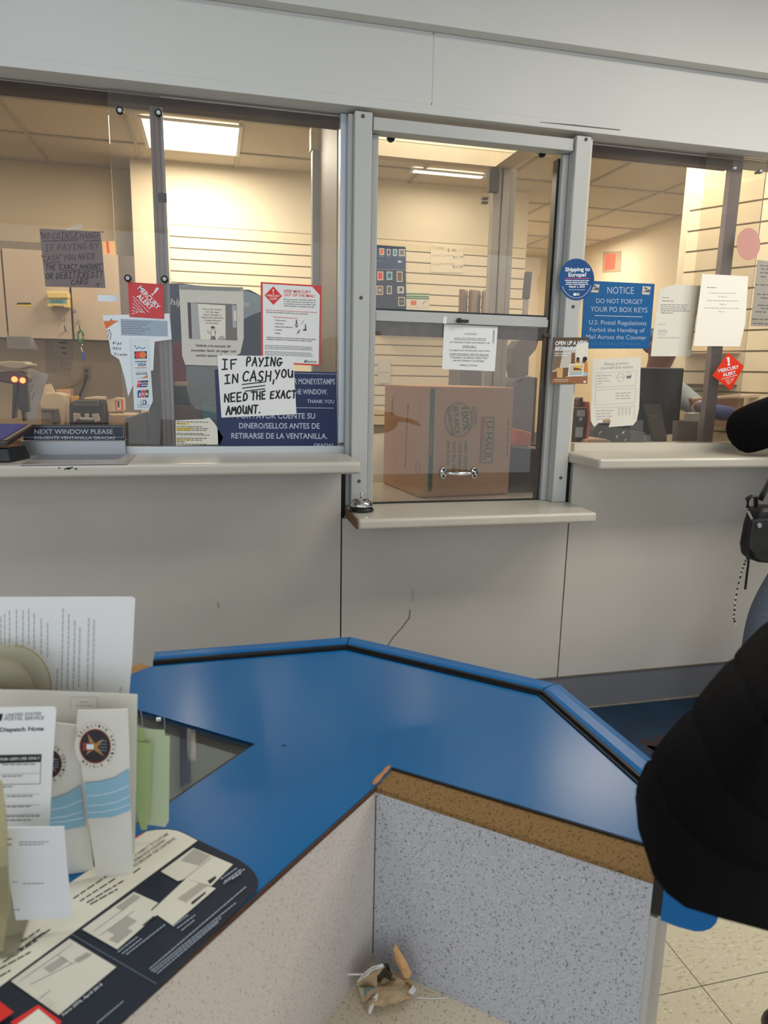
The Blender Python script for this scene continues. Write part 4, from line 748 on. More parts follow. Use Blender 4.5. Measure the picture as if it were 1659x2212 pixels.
# ------------------------------------------------------------------ behind the middle window
fx = [U(905, 1075, PZ(.869)), U(1098, 1067, PZ(.869)), U(827, 1043, PZ(.869))]
a, r_, l_ = fx; r_ = a+(r_-a)*1.0; bk = l_-a; u_ = r_-a
H = None
d_ = ray(909, 834); tt = (a.y-CAM.y)/d_.y; H = CAM.z+d_.z*tt-.869
bx = B().prism([a, r_, r_+bk, l_], (0, 0, H)).obj('moving_box', m_kraft, None, 'large kraft cardboard moving box with green print behind the middle sash', 'box', bevel=.004)
n_ = u_.cross(V((0, 0, 1))).normalized(); n_ = -n_ if n_.y > 0 else n_
s = Sheet.__new__(Sheet); s.pl = PL(n_, a); s.l = .0008; s.L = {}; s.o = bx
m_gp = mat('box_green_ink', (62, 96, 66), .7)
s.poly(m_gp, k6((562, 592), (593, 592), (573, 1250), (545, 1250)))
(a1, c1) = k6((562, 835), (556, 1015)); s.text(mat('box_pale_ink', (170, 150, 110), .7), 'Wardrobe', a1, c1, 6)
for r1, wd in ((1, 1.2), (.93, .7)): s.arc(m_gp, *k6((742, 790))[0], 30*r1, 37*r1, wd, n=36)
for t, x, y0, x1, y1, h in (('100%', 760, 712, 772, 862, 44), ('BUY-BACK', 706, 706, 722, 885, 34), ('GUARANTEE', 668, 712, 690, 892, 26)): (p0, p1) = k6((x, y0), (x1, y1)); s.text(m_gp, t, p0, p1, h*.3376, .02)
for t, x, y1 in (('NEED BOXES?', 780, 1130), ('TAKE PLENTY!', 742, 1130), ("We'll Buy ALL", 706, 1130), ('the Extras.', 670, 1085)): (p0, p1) = k6((x, 925), (x-3, y1)); s.text(m_gp, t, p0, p1, 6.6, .012)
s.line(m_gp, k6((893, 775), (970, 775), (956, 1066), (878, 1064), (893, 775)), 1.8)
s.poly(mat('box_orange_ink', (190, 110, 66), .7), k6((896, 783), (916, 783), (902, 1050), (882, 1048)))
(p0, p1) = k6((922, 795), (908, 1050)); s.text(m_gp, 'U-HAUL', p0, p1, 13.5, .03)
(p0, p1) = k6((830, 712), (848, 828)); s.text(m_gp, 'U-HAUL', p0, p1, 5.5, .01); s.arc(m_gp, *k6((842, 770))[0], 5.5, 22, .6)
(p0, p1) = k6((1062, 795), (1052, 1030)); s.bars(mat('box_brown_ink', (128, 92, 60), .7), p0, p1, 3.6)
for x in (470, 1085): pass
s.l = .0008; s.done()
s = Sheet.__new__(Sheet); n2 = bk.cross(V((0, 0, 1))).normalized(); n2 = -n2 if n2.x > 0 else n2; s.pl = PL(n2, a); s.l = .0008; s.L = {}; s.o = bx
s.line(MATS['box_brown_ink'], k6((320, 650), (315, 760)), 2); (p0, p1) = k6((420, 690), (408, 860)); s.bars(MATS['box_brown_ink'], p0, p1, 4); (p0, p1) = k6((408, 870), (400, 1100)); s.bars(MATS['box_brown_ink'], p0, p1, 3); s.arc(MATS['box_brown_ink'], *k6((482, 1100))[0], 5, 12, 1); s.done()
s = Sheet('stamp_poster', k5((243, 1025), (452, 1040), (456, 1492), (238, 1490)), 2.782, mat('poster_navy', (30, 42, 66), .35), 'dark navy poster of framed stamps at the left of the middle window', 'poster', thick=.002)
s.poly(mat('poster_blue', (32, 62, 104), .35), k5((242, 1027), (452, 1041), (454, 1205), (240, 1200)))
s.line(m_sil, k5((245, 1200), (452, 1206)), .6)
for x0, y0, x1, y1, M in ((265, 1048, 298, 1098, m_orange), (318, 1055, 342, 1100, m_ink), (362, 1055, 390, 1105, m_teal), (405, 1055, 446, 1105, m_pg), (250, 1215, 292, 1278, m_red2), (316, 1216, 356, 1275, m_teal), (388, 1215, 430, 1290, m_brown), (243, 1318, 290, 1382, m_brown), (318, 1318, 352, 1378, m_pd), (393, 1322, 440, 1372, m_lgrey), (400, 1398, 446, 1462, m_ink)):
    s.poly(m_offw, k5((x0, y0), (x1, y0+2), (x1, y1), (x0, y1))); s.poly(M, k5((x0+5, y0+6), (x1-5, y0+7), (x1-5, y1-6), (x0+5, y1-6)))
for x, y, r1, M in ((267, 1350, 3.6, m_lgrey), (423, 1430, 3.8, m_grey), (408, 1245, 2.6, m_sk), (418, 1346, 2.6, m_ink), (336, 1245, 2.2, m_ink)): s.ell(M, *k5((x, y))[0], r1, r1*1.25)
for x0, y, x1 in ((265, 1108, 298), (320, 1110, 345), (405, 1112, 446), (245, 1140, 300)): (p0, p1) = k5((x0, y), (x1, y+1)); s.bars(m_lgrey, p0, p1, 1.2)
s.poly(m_wht, k5((398, 1138), (418, 1140), (418, 1152), (396, 1150))); s.poly(m_lgrey, k5((420, 1140), (432, 1142), (425, 1155)))
s.done()
s = Sheet('price_list', k5((632, 1022), (866, 1038), (866, 1226), (632, 1220)), 2.784, mat('cream_paper', (244, 232, 204), .6), 'cream handwritten price list on the slatwall', 'price list', lift=.002)
m_pale = mat('faint_ink', (196, 182, 156), .7); m_pi = mat('price_ink', (110, 124, 116), .7)
for t, x0, y0, x1, y1, h, M in (('Tubes', 640, 1054, 730, 1058, 26, m_pale), ('$ .49', 752, 1072, 812, 1074, 20, m_pi), ('Small Cushion', 640, 1110, 790, 1108, 22, m_pale), ('$1.79', 792, 1122, 866, 1124, 20, m_pi), ('Large Envelope', 640, 1172, 800, 1170, 22, m_pale), ('$2.59', 788, 1190, 862, 1192, 20, m_pi)): (p0, p1) = k5((x0, y0), (x1, y1)); s.text(M, t, p0, p1, h*.3014)
s.done()
s = Sheet('green_flyer', k5((452, 1362), (622, 1370), (622, 1500), (452, 1500)), 2.783, m_offw, 'small flyer with green bands beside the stamp poster', 'flyer', thick=.002)
for y in (1370, 1388, 1402): s.poly(mat('flyer_green', (92, 140, 90), .6), k5((455, y), (620, y+4), (620, y+14), (455, y+11)))
s.poly(m_orange, k5((488, 1425), (530, 1425), (528, 1458), (488, 1458))); s.line(m_pg, k5((570, 1450), (600, 1425)), 1.2); s.line(m_pale, k5((460, 1470), (610, 1476)), 1); s.done()
Sheet('shelf_board', [(808, 690), (1080, 700), (1080, 716), (808, 706)], 2.68, m_lgrey, 'grey shelf board under the green-banded flyer', 'shelf', thick=.106)
b = B(); cc = U(1023, 672, 1.5); zt_ = U(1023, 627, 1.5).z
tb = empty('paper_roll_bin', (cc.x, 1.5, cc.z-.2), 'bin of upright silver paper rolls below the grey post', 'bin')
for i in range(7):
    p = cc+V((-.075+.026*i, .02*math.sin(i*2.1), 0)); B().lathe([(.016, -.25), (.016, zt_-cc.z-.004*(i % 3)), (.012, zt_-cc.z), (.011, zt_-cc.z-.02), (.0001, zt_-cc.z-.02)], p, 14).obj('roll', mat('roll_silver', (176, 162, 140), .3, metal=.4) if i % 2 else mat('roll_tan', (150, 124, 96), .5), tb, smooth=False)
B().box((cc.x-.10, 1.40, 0), (cc.x+.10, 1.60, cc.z-.16)).obj('holder', m_pg, tb)
hp = empty('cart_handle', U(1135, 700, 1.4), 'upright grey pole with a dark grip at the right of the middle window', 'handle')
kb = K(1120, 560, .12055)
B().prism([U(x, y, 1.4) for x, y in kb((138, 228), (160, 216), (238, 222), (252, 238), (205, 705), (90, 700))], (0, .025, 0)).obj('grip', mat('grip_grey', (86, 80, 76), .5), hp, bevel=.006)
B().prism([U(x, y, 1.406) for x, y in kb((98, 706), (190, 708), (150, 1200), (60, 1200))][:2]+[V((U(1138, 705, 1.406).x, 1.406, 0)), V((U(1126, 705, 1.406).x, 1.406, 0))], (0, .015, 0)).obj('pole', mat('pole_grey', (168, 158, 150), .4), hp, bevel=.003)
s = Sheet('note_sheet', K(800, 680, .12055)((130, 800), (362, 800), (362, 1030), (130, 1030)), 2.784, m_offw, 'upper cream note pinned to the slatwall left of the box', 'note', lift=.002); s.line(m_pale, K(800, 680, .12055)((150, 860), (180, 862)), .7); s.done()
s = Sheet('note_sheet', K(800, 680, .12055)((130, 1038), (362, 1038), (360, 1230), (130, 1230)), 2.784, m_offw, 'lower cream note pinned to the slatwall left of the box', 'note', lift=.003); s.line(m_pale, K(800, 680, .12055)((150, 1055), (180, 1056)), .7); s.line(m_pale, K(800, 680, .12055)((240, 1100), (270, 1094)), .7); s.done()
kd = K(1000, 680, .19)
for i, (x0, x1, M, lab) in enumerate(((118, 180, m_green, 'green folder spine standing behind the box'), (182, 248, mat('spine_grey', (150, 150, 156), .5), 'grey folder spine standing behind the box'), (248, 325, mat('spine_brown', (96, 80, 70), .5), 'brown folder spine standing behind the box'))):
    blk('folder', lab, 'folder', M, 2.3, .2, (x0, 640), (x1-2, 640), (x1-2, 900), (x0, 900), kf=kd, base=.951)
B().box((1.36, 2.2, 0), (2.33, 2.78, .95)).obj('back_shelf', m_pg, None, 'low grey shelf unit standing against the slatwall behind the box', 'shelf unit')
blk('steel_cabinet', 'dim grey office machine standing right of the moving box', 'machine', mat('dim_grey', (104, 96, 90), .6), .95, .25, (590, 800), (745, 700), (850, 715), (830, 1285), (590, 1270), kf=kd, base=0)
blk('machine_arm', 'grey upright part rising from the dim office machine', 'machine part', mat('dim_grey2', (118, 110, 102), .6), .93, .1, (575, 380), (640, 290), (870, 270), (830, 400), (755, 480), (745, 690), (600, 720), (565, 560), kf=kd)
blk('dark_carton', 'dark carton at the right foot of the middle window', 'box', mat('carton_dark', (70, 58, 50), .6), .24, .2, (545, 1495), (860, 1530), (850, 2060), (530, 1985), kf=kd, base=.8686); zk = U(1150, 967, .3).z
blk('orange_packet', 'orange packet above the dark carton', 'packet', m_orange, .30, .05, (610, 1300), (780, 1340), (770, 1430), (600, 1420), kf=kd, base=U(1130, 968, .24).z)
blk('blue_glove_box', 'dark blue packet above the dark carton by the gasket', 'packet', mat('glove_blue_dark', (40, 70, 96), .5), .30, .05, (805, 1475), (858, 1475), (855, 1545), (810, 1540), kf=kd, base=U(1158, 968, .24).z)

# ------------------------------------------------------------------ behind the right window
sl0 = V((2.3, 1.75, 0)); dv = V((-.485, .875, 0)).normalized(); pB = U(1700, 600, .75); pB.z = 0
tt = 0
while tt < 4:
    q = pB+dv*tt
    v = V((q.x, q.y, 1.9))-CAM
    if 829.5+FP*v.dot(RT)/v.dot(FW) < 1463: break
    tt += .02
pA = pB+dv*tt; nn = V((-dv.y, dv.x, 0)); nn = -nn if nn.y > 0 else nn
b = B(); bg2 = B()
struct('wall_display', B().prism([pA+V((0, 0, 0)), pB, pB-nn*.08, pA-nn*.08], (0, 0, 2.69)), mat('display_cream', (232, 218, 190), .6))
st = pA.lerp(pB, .07); z = 2.36; b = B()
while z > .98: b.prism([st+nn*.012+V((0, 0, z-.1035)), pB+nn*.012+V((0, 0, z-.1035)), pB+nn*.0005+V((0, 0, z-.1035)), st+nn*.0005+V((0, 0, z-.1035))], (0, 0, .0985)); z -= .1085
struct('wall_display_slats', b, m_slat); struct('trim_10', B().prism([st+nn*.0012, pB+nn*.0012, pB+nn*.0003, st+nn*.0003], (0, 0, 2.35)).box((0, 0, 0), (0, 0, 0)) if False else B().prism([st+nn*.0018+V((0, 0, .9)), pB+nn*.0018+V((0, 0, .9)), pB+nn*.0003+V((0, 0, .9)), st+nn*.0003+V((0, 0, .9))], (0, 0, 1.45)), m_slatgap)
xs = 3.915; pe = PL((-1, 0, 0), (xs, 0, 0)); ke = K(1180, 280, .2887)
s = Sheet('exit_sign', ke((425, 915), (560, 908), (552, 1062), (418, 1068)), pe, mat('sign_tan', (196, 172, 146), .6), 'small red exit sign far back on the office wall', 'exit sign', thick=.02)
s.poly(mat('exit_red', (240, 96, 74), .5, emit=.9), ke((442, 935), (520, 926), (512, 1045), (436, 1052))); s.done()
mo = empty('monitor', U(1420, 945, .45), 'black computer monitor seen from behind in the right window', 'monitor')
B().prism([U(x, y, .45) for x, y in ((1330, 793), (1479, 795), (1466, 938), (1325, 942))], (0, .03, 0)).obj('back_panel', mat('monitor_black', (30, 30, 32), .4), mo, bevel=.006)
B().prism([U(x, y, .415) for x, y in k9((60, 890), (270, 885), (370, 1390), (200, 1390))], (0, .025, 0)).obj('stand', mat('monitor_stand', (96, 88, 78), .4), mo, bevel=.004)
B().prism([U(x, y, .41) for x, y in k9((30, 850), (290, 848), (262, 905), (48, 910))], (0, .039, 0)).obj('hinge', m_black, mo, bevel=.004)
s = Sheet('emblem', k9((150, 1052), (240, 1052), (238, 1072), (152, 1072)), .4145, m_pg, parent=mo); s.done()
ft = U(1428, 957, .42); B().box((ft.x-.13, .36, 1.0005), (ft.x+.13, .56, 1.012)).obj('foot', MATS['monitor_stand'], mo)
def blkR(name, lab, cat, M, Y, dep, *p, kf=k7c, parent=None, base=None): return blk(name, lab, cat, M, Y, dep, *p, kf=kf, parent=parent, bevel=.003, base=base)
cb3 = blkR('carton', 'dark carton with white labels at the left of the right window', 'box', mat('carton_charcoal', (66, 60, 60), .5), .16, .12, (165, 1075), (375, 1075), (345, 1830), (112, 1835))
for i, p in enumerate((((165, 1128), (332, 1122), (328, 1268), (155, 1262)), ((135, 1488), (290, 1488), (275, 1705), (118, 1705)), ((205, 1290), (280, 1282), (272, 1358), (195, 1360)))): Sheet('label', k7c(*p), .1595, m_lgrey, parent=cb3)
blkR('cable_bundle', 'tangle of brown clips standing on the dark labelled carton', 'clips', mat('clip_brown', (110, 84, 76), .5), .2, .04, (195, 900), (240, 865), (290, 858), (292, 960), (285, 1040), (255, 1000), (200, 1060), (170, 1060))
blkR('pink_folder', 'upright pink folder between the dark carton and the torn notice', 'folder', mat('pink_card', (226, 120, 112), .5), .17, .10, (385, 950), (430, 960), (450, 1330), (400, 1760), (345, 1760), (390, 1300))
blkR('pink_tray', 'shallow pinkish tray at the foot of the torn notice', 'tray', mat('tray_pink', (214, 172, 148), .5), .13, .12, (330, 1770), (450, 1740), (780, 1745), (880, 1780), (870, 1815), (760, 1830), (330, 1830))
blkR('receipt_printer', 'black printer standing under the torn notice', 'printer', mat('printer_black', (46, 42, 44), .4), .28, .18, (520, 1560), (640, 1400), (1250, 1400), (1320, 1640), (1180, 1820), (500, 1830), base=1.0002)
blkR('printer_label', 'grey label card leaning at the monitor foot', 'card', m_grey, .30, .003, (1300, 1360), (1560, 1345), (1610, 1515), (1280, 1525), base=1.0002)
blkR('clear_pocket', 'clear plastic flap taped along the bottom of the right window', 'flap', m_clear, .095, .001, (420, 1400), (1600, 1600), (1650, 1815), (380, 1815))
for i, (x, y, lab) in enumerate(((645, 1610, 'leftmost shiny clip at the foot of the torn notice'), (1000, 1695, 'middle shiny clip at the foot of the torn notice'), (1130, 1620, 'shiny clip right of the torn notice foot'), (1178, 1762, 'lowest shiny clip near the monitor foot'))):
    p = U(*k7c((x, y))[0], .093); B().tube([p+V((-.006, 0, -.004)), p+V((.006, 0, .006))], .0035, 8).obj('metal_clip', m_chrome, None, lab, 'clip', group='shiny clips along the bottom of the right window', smooth=True)
blkR('grey_card', 'grey card standing left of the right mullion foot', 'card', mat('mauve_card', (128, 120, 122), .5), .15, .003, (440, 1120), (770, 1130), (750, 1385), (430, 1385), kf=k9)
blkR('white_carton', 'narrow white carton standing right of the mullion foot', 'box', m_offw, .16, .05, (865, 1140), (960, 1150), (935, 1385), (840, 1385), kf=k9)
blkR('white_cup', 'small white cup left of the mullion', 'cup', m_lgrey, .5, .06, (690, 1030), (790, 1020), (780, 1130), (680, 1130), kf=k9, base=1.0002)
# shelves against the display wall
for i, (y0, y1, lab) in enumerate(((655, 690, 'lower dark-edged shelf on the display wall'), (235, 262, 'upper cream shelf on the display wall behind the red diamond'))):
    blkR('display_shelf', lab, 'shelf', (mat('shelf_edge_dark', (104, 86, 74), .5), mat('shelf_cream2', (214, 192, 158), .5))[i], .9, .25, (980, y0), (1900, y0+8), (1900, y1+8), (980, y1), kf=k9)
blkR('white_carton', 'white carton on the upper display shelf at the right edge', 'box', m_offw, .92, .15, (1420, 20), (1700, 20), (1700, 234), (1420, 234), kf=k9)
blkR('envelope_stack', 'cream and pink envelopes on the lower display shelf', 'envelopes', mat('pinkish_paper', (222, 190, 164), .6), .92, .15, (1390, 520), (1590, 570), (1800, 620), (1800, 650), (1380, 650), kf=k9)
tub = blkR('mail_tub', 'brown mail tub with pale rim under the lower display shelf', 'tub', mat('tub_brown', (158, 122, 100), .6), .86, .03, (680, 850), (960, 830), (1640, 830), (1560, 1180), (760, 1200), kf=k9)
blkR('rim', None, None, mat('tub_rim', (206, 188, 160), .5), .795, .04, (680, 830), (1640, 775), (1640, 826), (690, 850), kf=k9, parent=tub)

# ------------------------------------------------------------------ octagonal writing desk
ZT = .75
m_top = mat('blue_laminate', (0, 98, 158), .24, 0, .42, noise=.05, nscale=2.5, bump=.03, bscale=60)
m_rim = mat('blue_edge_laminate', (0, 98, 162), .3, 0, .36, noise=.03)
m_core = speckle('particle_board', (130, 99, 56), (82, 62, 36), (146, 106, 54), 260, .58, .85)
m_spk1 = speckle('grey_speckled_laminate', (180, 181, 187), (112, 112, 122), (208, 208, 213), 330, .60, .4)
m_spk2 = speckle('beige_speckled_laminate', (206, 196, 187), (164, 152, 142), (220, 213, 206), 330, .62, .4)
Bp, Cp, Dp, Ep = V((-.130, -.991)), V((.263, -.984)), V((.574, -1.267)), V((.592, -1.64))
Ap, Lp = V((-.43, -1.25)), V((-.43, -1.70))
N, N2, F2, Fc = V((.213, -1.485)), V((.249, -1.443)), V((.5385, -1.693)), V((.496, -1.735))
dW = (V((-.104, -1.797))-N).normalized(); W2 = N+dW*.62
g2 = V((.051, -1.334)); e1 = V((-.19, .155)).normalized(); e2 = V((-.12, -.129)).normalized()
hole = [g2, g2+e1*.30, g2+e1*.30+e2*.33, g2+e2*.33]
desk = empty('writing_desk', (.07, -1.45, 0), 'blue-topped octagonal writing desk with speckled side panels and a broken edge', 'desk')
from mathutils.geometry import tessellate_polygon
outer = [N, N2, F2, Ep, Dp, Cp, Bp, Ap, Lp, W2]
pv = [V((p.x, p.y, ZT)) for p in outer]; hv_ = [V((p.x, p.y, ZT)) for p in hole]
tri = tessellate_polygon([pv, hv_]); b = B(); b.add(pv+hv_, [tuple(t) for t in tri])
no = len(pv); k = len(b.v); b.v += [p-V((0, 0, .012)) for p in pv]
for i in range(no): b.f.append((i, (i+1) % no, k+(i+1) % no, k+i))
k = len(b.v); b.v += [p-V((0, 0, .012)) for p in hv_]
for i in range(4): b.f.append((no+i, k+i, k+(i+1) % 4, no+(i+1) % 4))
top = b.obj('desk_top', m_top, desk)
b = B().prism([V((p.x, p.y, ZT-.0125)) for p in outer], (0, 0, -.02)); 
hb = B()
for i in range(4):
    p, q = hv_[i], hv_[(i+1) % 4]; hb.add([p-V((0, 0, .0005)), q-V((0, 0, .0005)), q-V((0, 0, .014)), p-V((0, 0, .014))], [(0, 1, 2, 3)])
ins = hb.obj('display_recess', mat('recess_black', (28, 26, 25), .5), desk)
B().prism([p-V((0, 0, .0142)) for p in hv_], (0, 0, -.002)).obj('recess_frame', mat('recess_brown', (58, 54, 50), .5, noise=.1, nscale=20), ins)
cg = sum(hv_, V())/4; B().prism([cg+(p-cg)*.87-V((0, 0, .0135)) for p in hv_], (0, 0, -.0005)).obj('display_paper', mat('recess_grey', (122, 126, 120), .6), ins)
B().prism([cg+(p-cg)*.998-V((0, 0, .004)) for p in hv_], (0, 0, -.004)).obj('glass_cover', glass('display_glass', (.95, .96, .95), .05, (.5, .5, .5), 1.03), ins)
t0 = U(343, 1556, PZ(ZT-.006)); B().box((t0.x-.004, t0.y-.004, ZT-.006), (t0.x+.004, t0.y+.004, ZT-.002)).obj('clip', m_white, ins)
tp_ = [U(x, y, PZ(ZT-.0039)) for x, y in ((388, 1566), (412, 1574), (412, 1690), (388, 1700))]; B().prism(tp_, (0, 0, .0002)).obj('mullion_reflection', glass('smoky_reflection', (.62, .66, .72), .1, (.3, .3, .35), 1.03), ins)  # dark strip laid on the cover glass as the mullion's painted reflection
def offs(pts, u):
    out = []
    for i, p in enumerate(pts):
        d0 = (p-pts[i-1]).normalized() if i else None; d1 = (pts[i+1]-p).normalized() if i < len(pts)-1 else None
        nrm = lambda d: V((-d.y, d.x))
        if d0 is None: n = nrm(d1)
        elif d1 is None: n = nrm(d0)
        else:
            n = nrm(d0)+nrm(d1); n = n/(n.dot(nrm(d0)))
        out.append(p+n*u)
    return out
def sweep(pts, prof, cap=True):
    cols = [offs(pts, u) for u, z in prof]
    return [[V((cols[j][i].x, cols[j][i].y, ZT+prof[j][1])) for j in range(len(prof))] for i in range(len(pts))]
path = [Bp, Cp, Dp, Ep, Fc+(Ep-Fc).normalized()*.001]
prof = [(.012, -.055), (.012, .0085), (.020, .0105), (.036, .0105)]+[(.040+.032*math.sin(a*math.pi/10), -.0215+.032*math.cos(a*math.pi/10)) for a in range(0, 11)]+[(.030, -.055)]
rim_names = 4
for i in range(4):
    seg = sweep(path, prof)[i:i+2]
    d = (seg[1][0]-seg[0][0]).normalized()
    g = .0012
    r0 = [p+d*g for p in seg[0]]; r1 = [p-d*g for p in seg[1]] if i < 3 else seg[1]
    B().rings([r0, r1]).obj('edge_rim', m_rim, desk, smooth=False)
chp = [(.0005, -.05), (.0005, .0025), (.0065, .003), (.007, .0075), (.0118, .008), (.0118, -.05)]
sw = sweep(path, chp)
B().rings(sw).obj('edge_channel', mat('edge_channel_black', (14, 12, 12), .4, noise=.3, nscale=60), desk)
b = B().prism([U(1352, 1835+0, PZ(ZT)), ] , (0, 0, 0)) if False else None
dA = (Bp-Ap).normalized(); nA = V((-dA.y, dA.x))
if nA.y < 0: nA = -nA
B().prism([V((p.x, p.y, ZT-.002)) for p in (Ap, Bp-dA*.004, Bp-dA*.004+nA*.035, Ap+nA*.035)], (0, 0, -.05)).obj('edge_core', mat('edge_core_brown', (158, 118, 72), .8, noise=.15, nscale=30), desk)
d1 = (Fc-N).normalized()
n1 = V((-d1.y, d1.x)); n1 = -n1 if n1.y > 0 else n1     # faces the camera side
B().prism([V((p.x, p.y, ZT-.0035)) for p in (N, N2, F2, Fc)], (0, 0, -.007)).obj('edge_core', m_core, desk)
B().prism([V((p.x, p.y, ZT-.0005)) for p in (N2+n1*.0005, F2+n1*.0005, F2+n1*.003, N2+n1*.003)], (0, 0, -.003)).obj('edge_strip', mat('strip_black', (30, 24, 20), .6), desk)
b = B(); pts = [N, N2]; q0 = V((N.x, N.y, ZT)); q1 = V((N2.x, N2.y, ZT)); sd = V((-.7, .7, 0))*.006
rr = []
for i in range(8):
    p = q0.lerp(q1, i/7.0)+V((-.0035, .002, .001)); r = (.002, .0045, .0048, .004, .0028, .0042, .0035, .0015)[i]; rr.append([p+V((-.72*r*math.cos(a*.7854), .69*r*math.cos(a*.7854), r*.8*math.sin(a*.7854))) for a in range(8)])
b.rings(rr).obj('glue_bead', mat('dried_glue', (176, 120, 76), .6), desk, smooth=True)
nW = V((-dW.y, dW.x)); nW = -nW if nW.dot(V((1, -1))) < 0 else nW
def wallp(p, q, n, z0, z1, th=.018): return B().prism([V((p.x, p.y, z0)), V((q.x, q.y, z0)), V((q.x, q.y, z1)), V((p.x, p.y, z1))], (-n.x*th, -n.y*th, 0))
wallp(N+d1*.001, Fc, n1, 0, ZT-.0108).obj('side_panel', m_spk1, desk)
wallp(N+nW*.0006, W2+nW*.0006, nW, 0, ZT-.0068).obj('side_panel', m_spk2, desk)
B().prism([V((p.x, p.y, ZT-.0005)) for p in (N+nW*.0008, W2+nW*.0008, W2+nW*.0028, N+nW*.0028)], (0, 0, -.0062)).obj('edge_strip', mat('strip_brown', (74, 44, 28), .6, noise=.2, nscale=40), desk)
B().box((N.x-.0012, N.y-.0012, .47), (N.x+.0012, N.y+.0006, ZT-.016)).obj('corner_seam', m_ink, desk)
B().prism([V((p.x, p.y, .454)) for p in (N, N+d1*.376, N+d1*.376+dW*.18, N+dW*.376+d1*.18, N+dW*.376)], (0, 0, -.02)).obj('shelf', speckle('shelf_speckled', (226, 210, 184), (168, 150, 124), (238, 228, 208), 330, .62, .4), desk)
nE = V((.7071, -.7071)); dE = (Ep-Fc).normalized()
q0 = Fc+n1*.001+dE*.004; q1 = Fc+dE*.055; q2 = Fc+dE*.125
m_trim = mat('base_trim_grey', (186, 182, 176), .4)
for p, q in ((q0, q1-dE*.001), (q1, q2)): wallp(p+nE*.008, q+nE*.008, nE, 0, ZT-.056, .012).obj('corner_trim', m_trim, desk)
wallp(q2, Ep+V((.0, .02)), nE, 0, ZT-.056).obj('side_panel', m_spk1, desk)
for p, q in ((Ep, Dp), (Dp, Cp), (Cp, Bp), (Bp, Ap), (Ap, Lp), (Lp, W2)):
    d = (q-p).normalized(); n = V((-d.y, d.x)); c0 = V((.07, -1.45)); n = -n if n.dot((p+q)/2-c0) < 0 else n
    wallp(p-n*.03, q-n*.03, n, 0, ZT-.056).obj('side_panel', m_spk2, desk)
st = Sheet('blue_end_stain', [U and (1435, 1930), (1447, 1960), (1472, 1945), (1490, 1950), (1495, 1975), (1480, 2000), (1450, 1996), (1436, 1975)], PL((n1.x, n1.y, 0), (Fc.x, Fc.y, ZT)), mat('edge_stain', (10, 62, 104), .6), parent=desk, thick=.0001, lift=.0004) if False else None
pc = U(612, 1610, PZ(ZT+.0004)); B().prism([pc+V((-.004, -.001, 0)), pc+V((.003, -.002, 0)), pc+V((.0045, .002, 0)), pc+V((.0, .001, 0))], (0, 0, .0002)).obj('chip', m_ink, desk)

# ------------------------------------------------------------------ counter mat with forms
kM = K(0, 1700, .3617); PT = PZ(ZT+.0012)
s = Sheet('form_guide_mat', kM((870, 262), (930, 252), (1000, 249), (1060, 258), (1110, 278), (1185, 318), (1420, 430), (1480, 470), (1522, 515), (1542, 560), (1540, 600), (1525, 630), (1490, 660), (1000, 1150), (690, 1445))+[(120, 2330), (-160, 2330), (-160, 2120)], PT, mat('mat_navy', (20, 30, 46), .65), 'dark navy and white form-guide mat lying on the left of the blue desk', 'mat', thick=.001)
q = lambda M, *p: s.poly(M, kM(*p))
m_mw = mat('mat_white', (228, 224, 208), .65)
s.poly(m_mw, kM((872, 266), (930, 256), (1000, 253), (1060, 262), (1108, 282), (1180, 320))+[(-100, 2205), (-150, 2160), (-120, 2090)]); q(m_red, (808, 300), (872, 266), (840, 290), (806, 312))
for t, a, c, h in (('L SUBJECT TO CUSTOMS', (812, 412), (1008, 283), 15), ('STINATION COUNTRY', (808, 447), (990, 322), 15), ('TO DECLARE THE CONTENTS', (802, 480), (1048, 312), 15)): (p0, p1) = kM(a, c); s.text(m_ink, t, p0, p1, h*.36, .015)
for a, c in (((798, 512), (840, 482)), ((440, 665), (640, 530)), ((480, 680), (690, 545)), ((520, 690), (735, 560)), ((540, 700), (700, 610)), ((90, 950), (240, 850)), ((110, 975), (300, 850)), ((0, 1085), (180, 985)), ((20, 1045), (220, 915)), ((0, 1130), (60, 1095)), ((60, 1010), (260, 870))): (p0, p1) = kM(a, c); s.bars(m_ink, p0, p1, 4.4, (4, 9))
m_fm = mat('form_paper', (216, 212, 198), .5); m_fg = mat('form_grey', (170, 166, 156), .5)
for P in (((960, 505), (1155, 362), (1392, 462), (1262, 592), (1110, 548), (1062, 562)), ((1110, 548), (1290, 605), (1030, 828), (905, 740)), ((490, 850), (800, 626), (945, 692), (900, 735), (940, 762), (700, 970)), ((65, 1160), (415, 905), (695, 1075), (350, 1362))): q(m_fm, *P)
for P in (((1080, 440), (1160, 368), (1255, 412), (1190, 470)), ((1060, 665), (1195, 570), (1240, 590), (1110, 690)), ((640, 860), (760, 770), (820, 800), (700, 890)), ((690, 720), (800, 640), (840, 658), (730, 738)), ((650, 910), (745, 835), (795, 860), (700, 935)), ((260, 1080), (370, 1010), (410, 1040), (300, 1110)), ((440, 1030), (520, 985), (545, 1005), (470, 1050))): q(m_fg, *P)
for a, c in (((1085, 560), (1265, 420)), ((560, 860), (760, 715)), ((600, 885), (800, 740)), ((340, 1000), (430, 1055)), ((430, 1055), (560, 985)), ((180, 1180), (430, 1055)), ((235, 1260), (300, 1215))): s.line(m_grey, kM(a, c), .8)
for P in (((1140, 690), (1225, 625), (1230, 632), (1150, 702)), ((850, 825), (920, 768), (924, 776), (860, 828)), ((1240, 560), (1288, 530), (1290, 545), (1255, 578))): q(m_ink, *P)
for i in range(7): (p0, p1) = kM((110+40*i, 1165-28*i), (190+40*i, 1105-28*i)); s.bars(m_lgrey, p0, p1, 1.5)
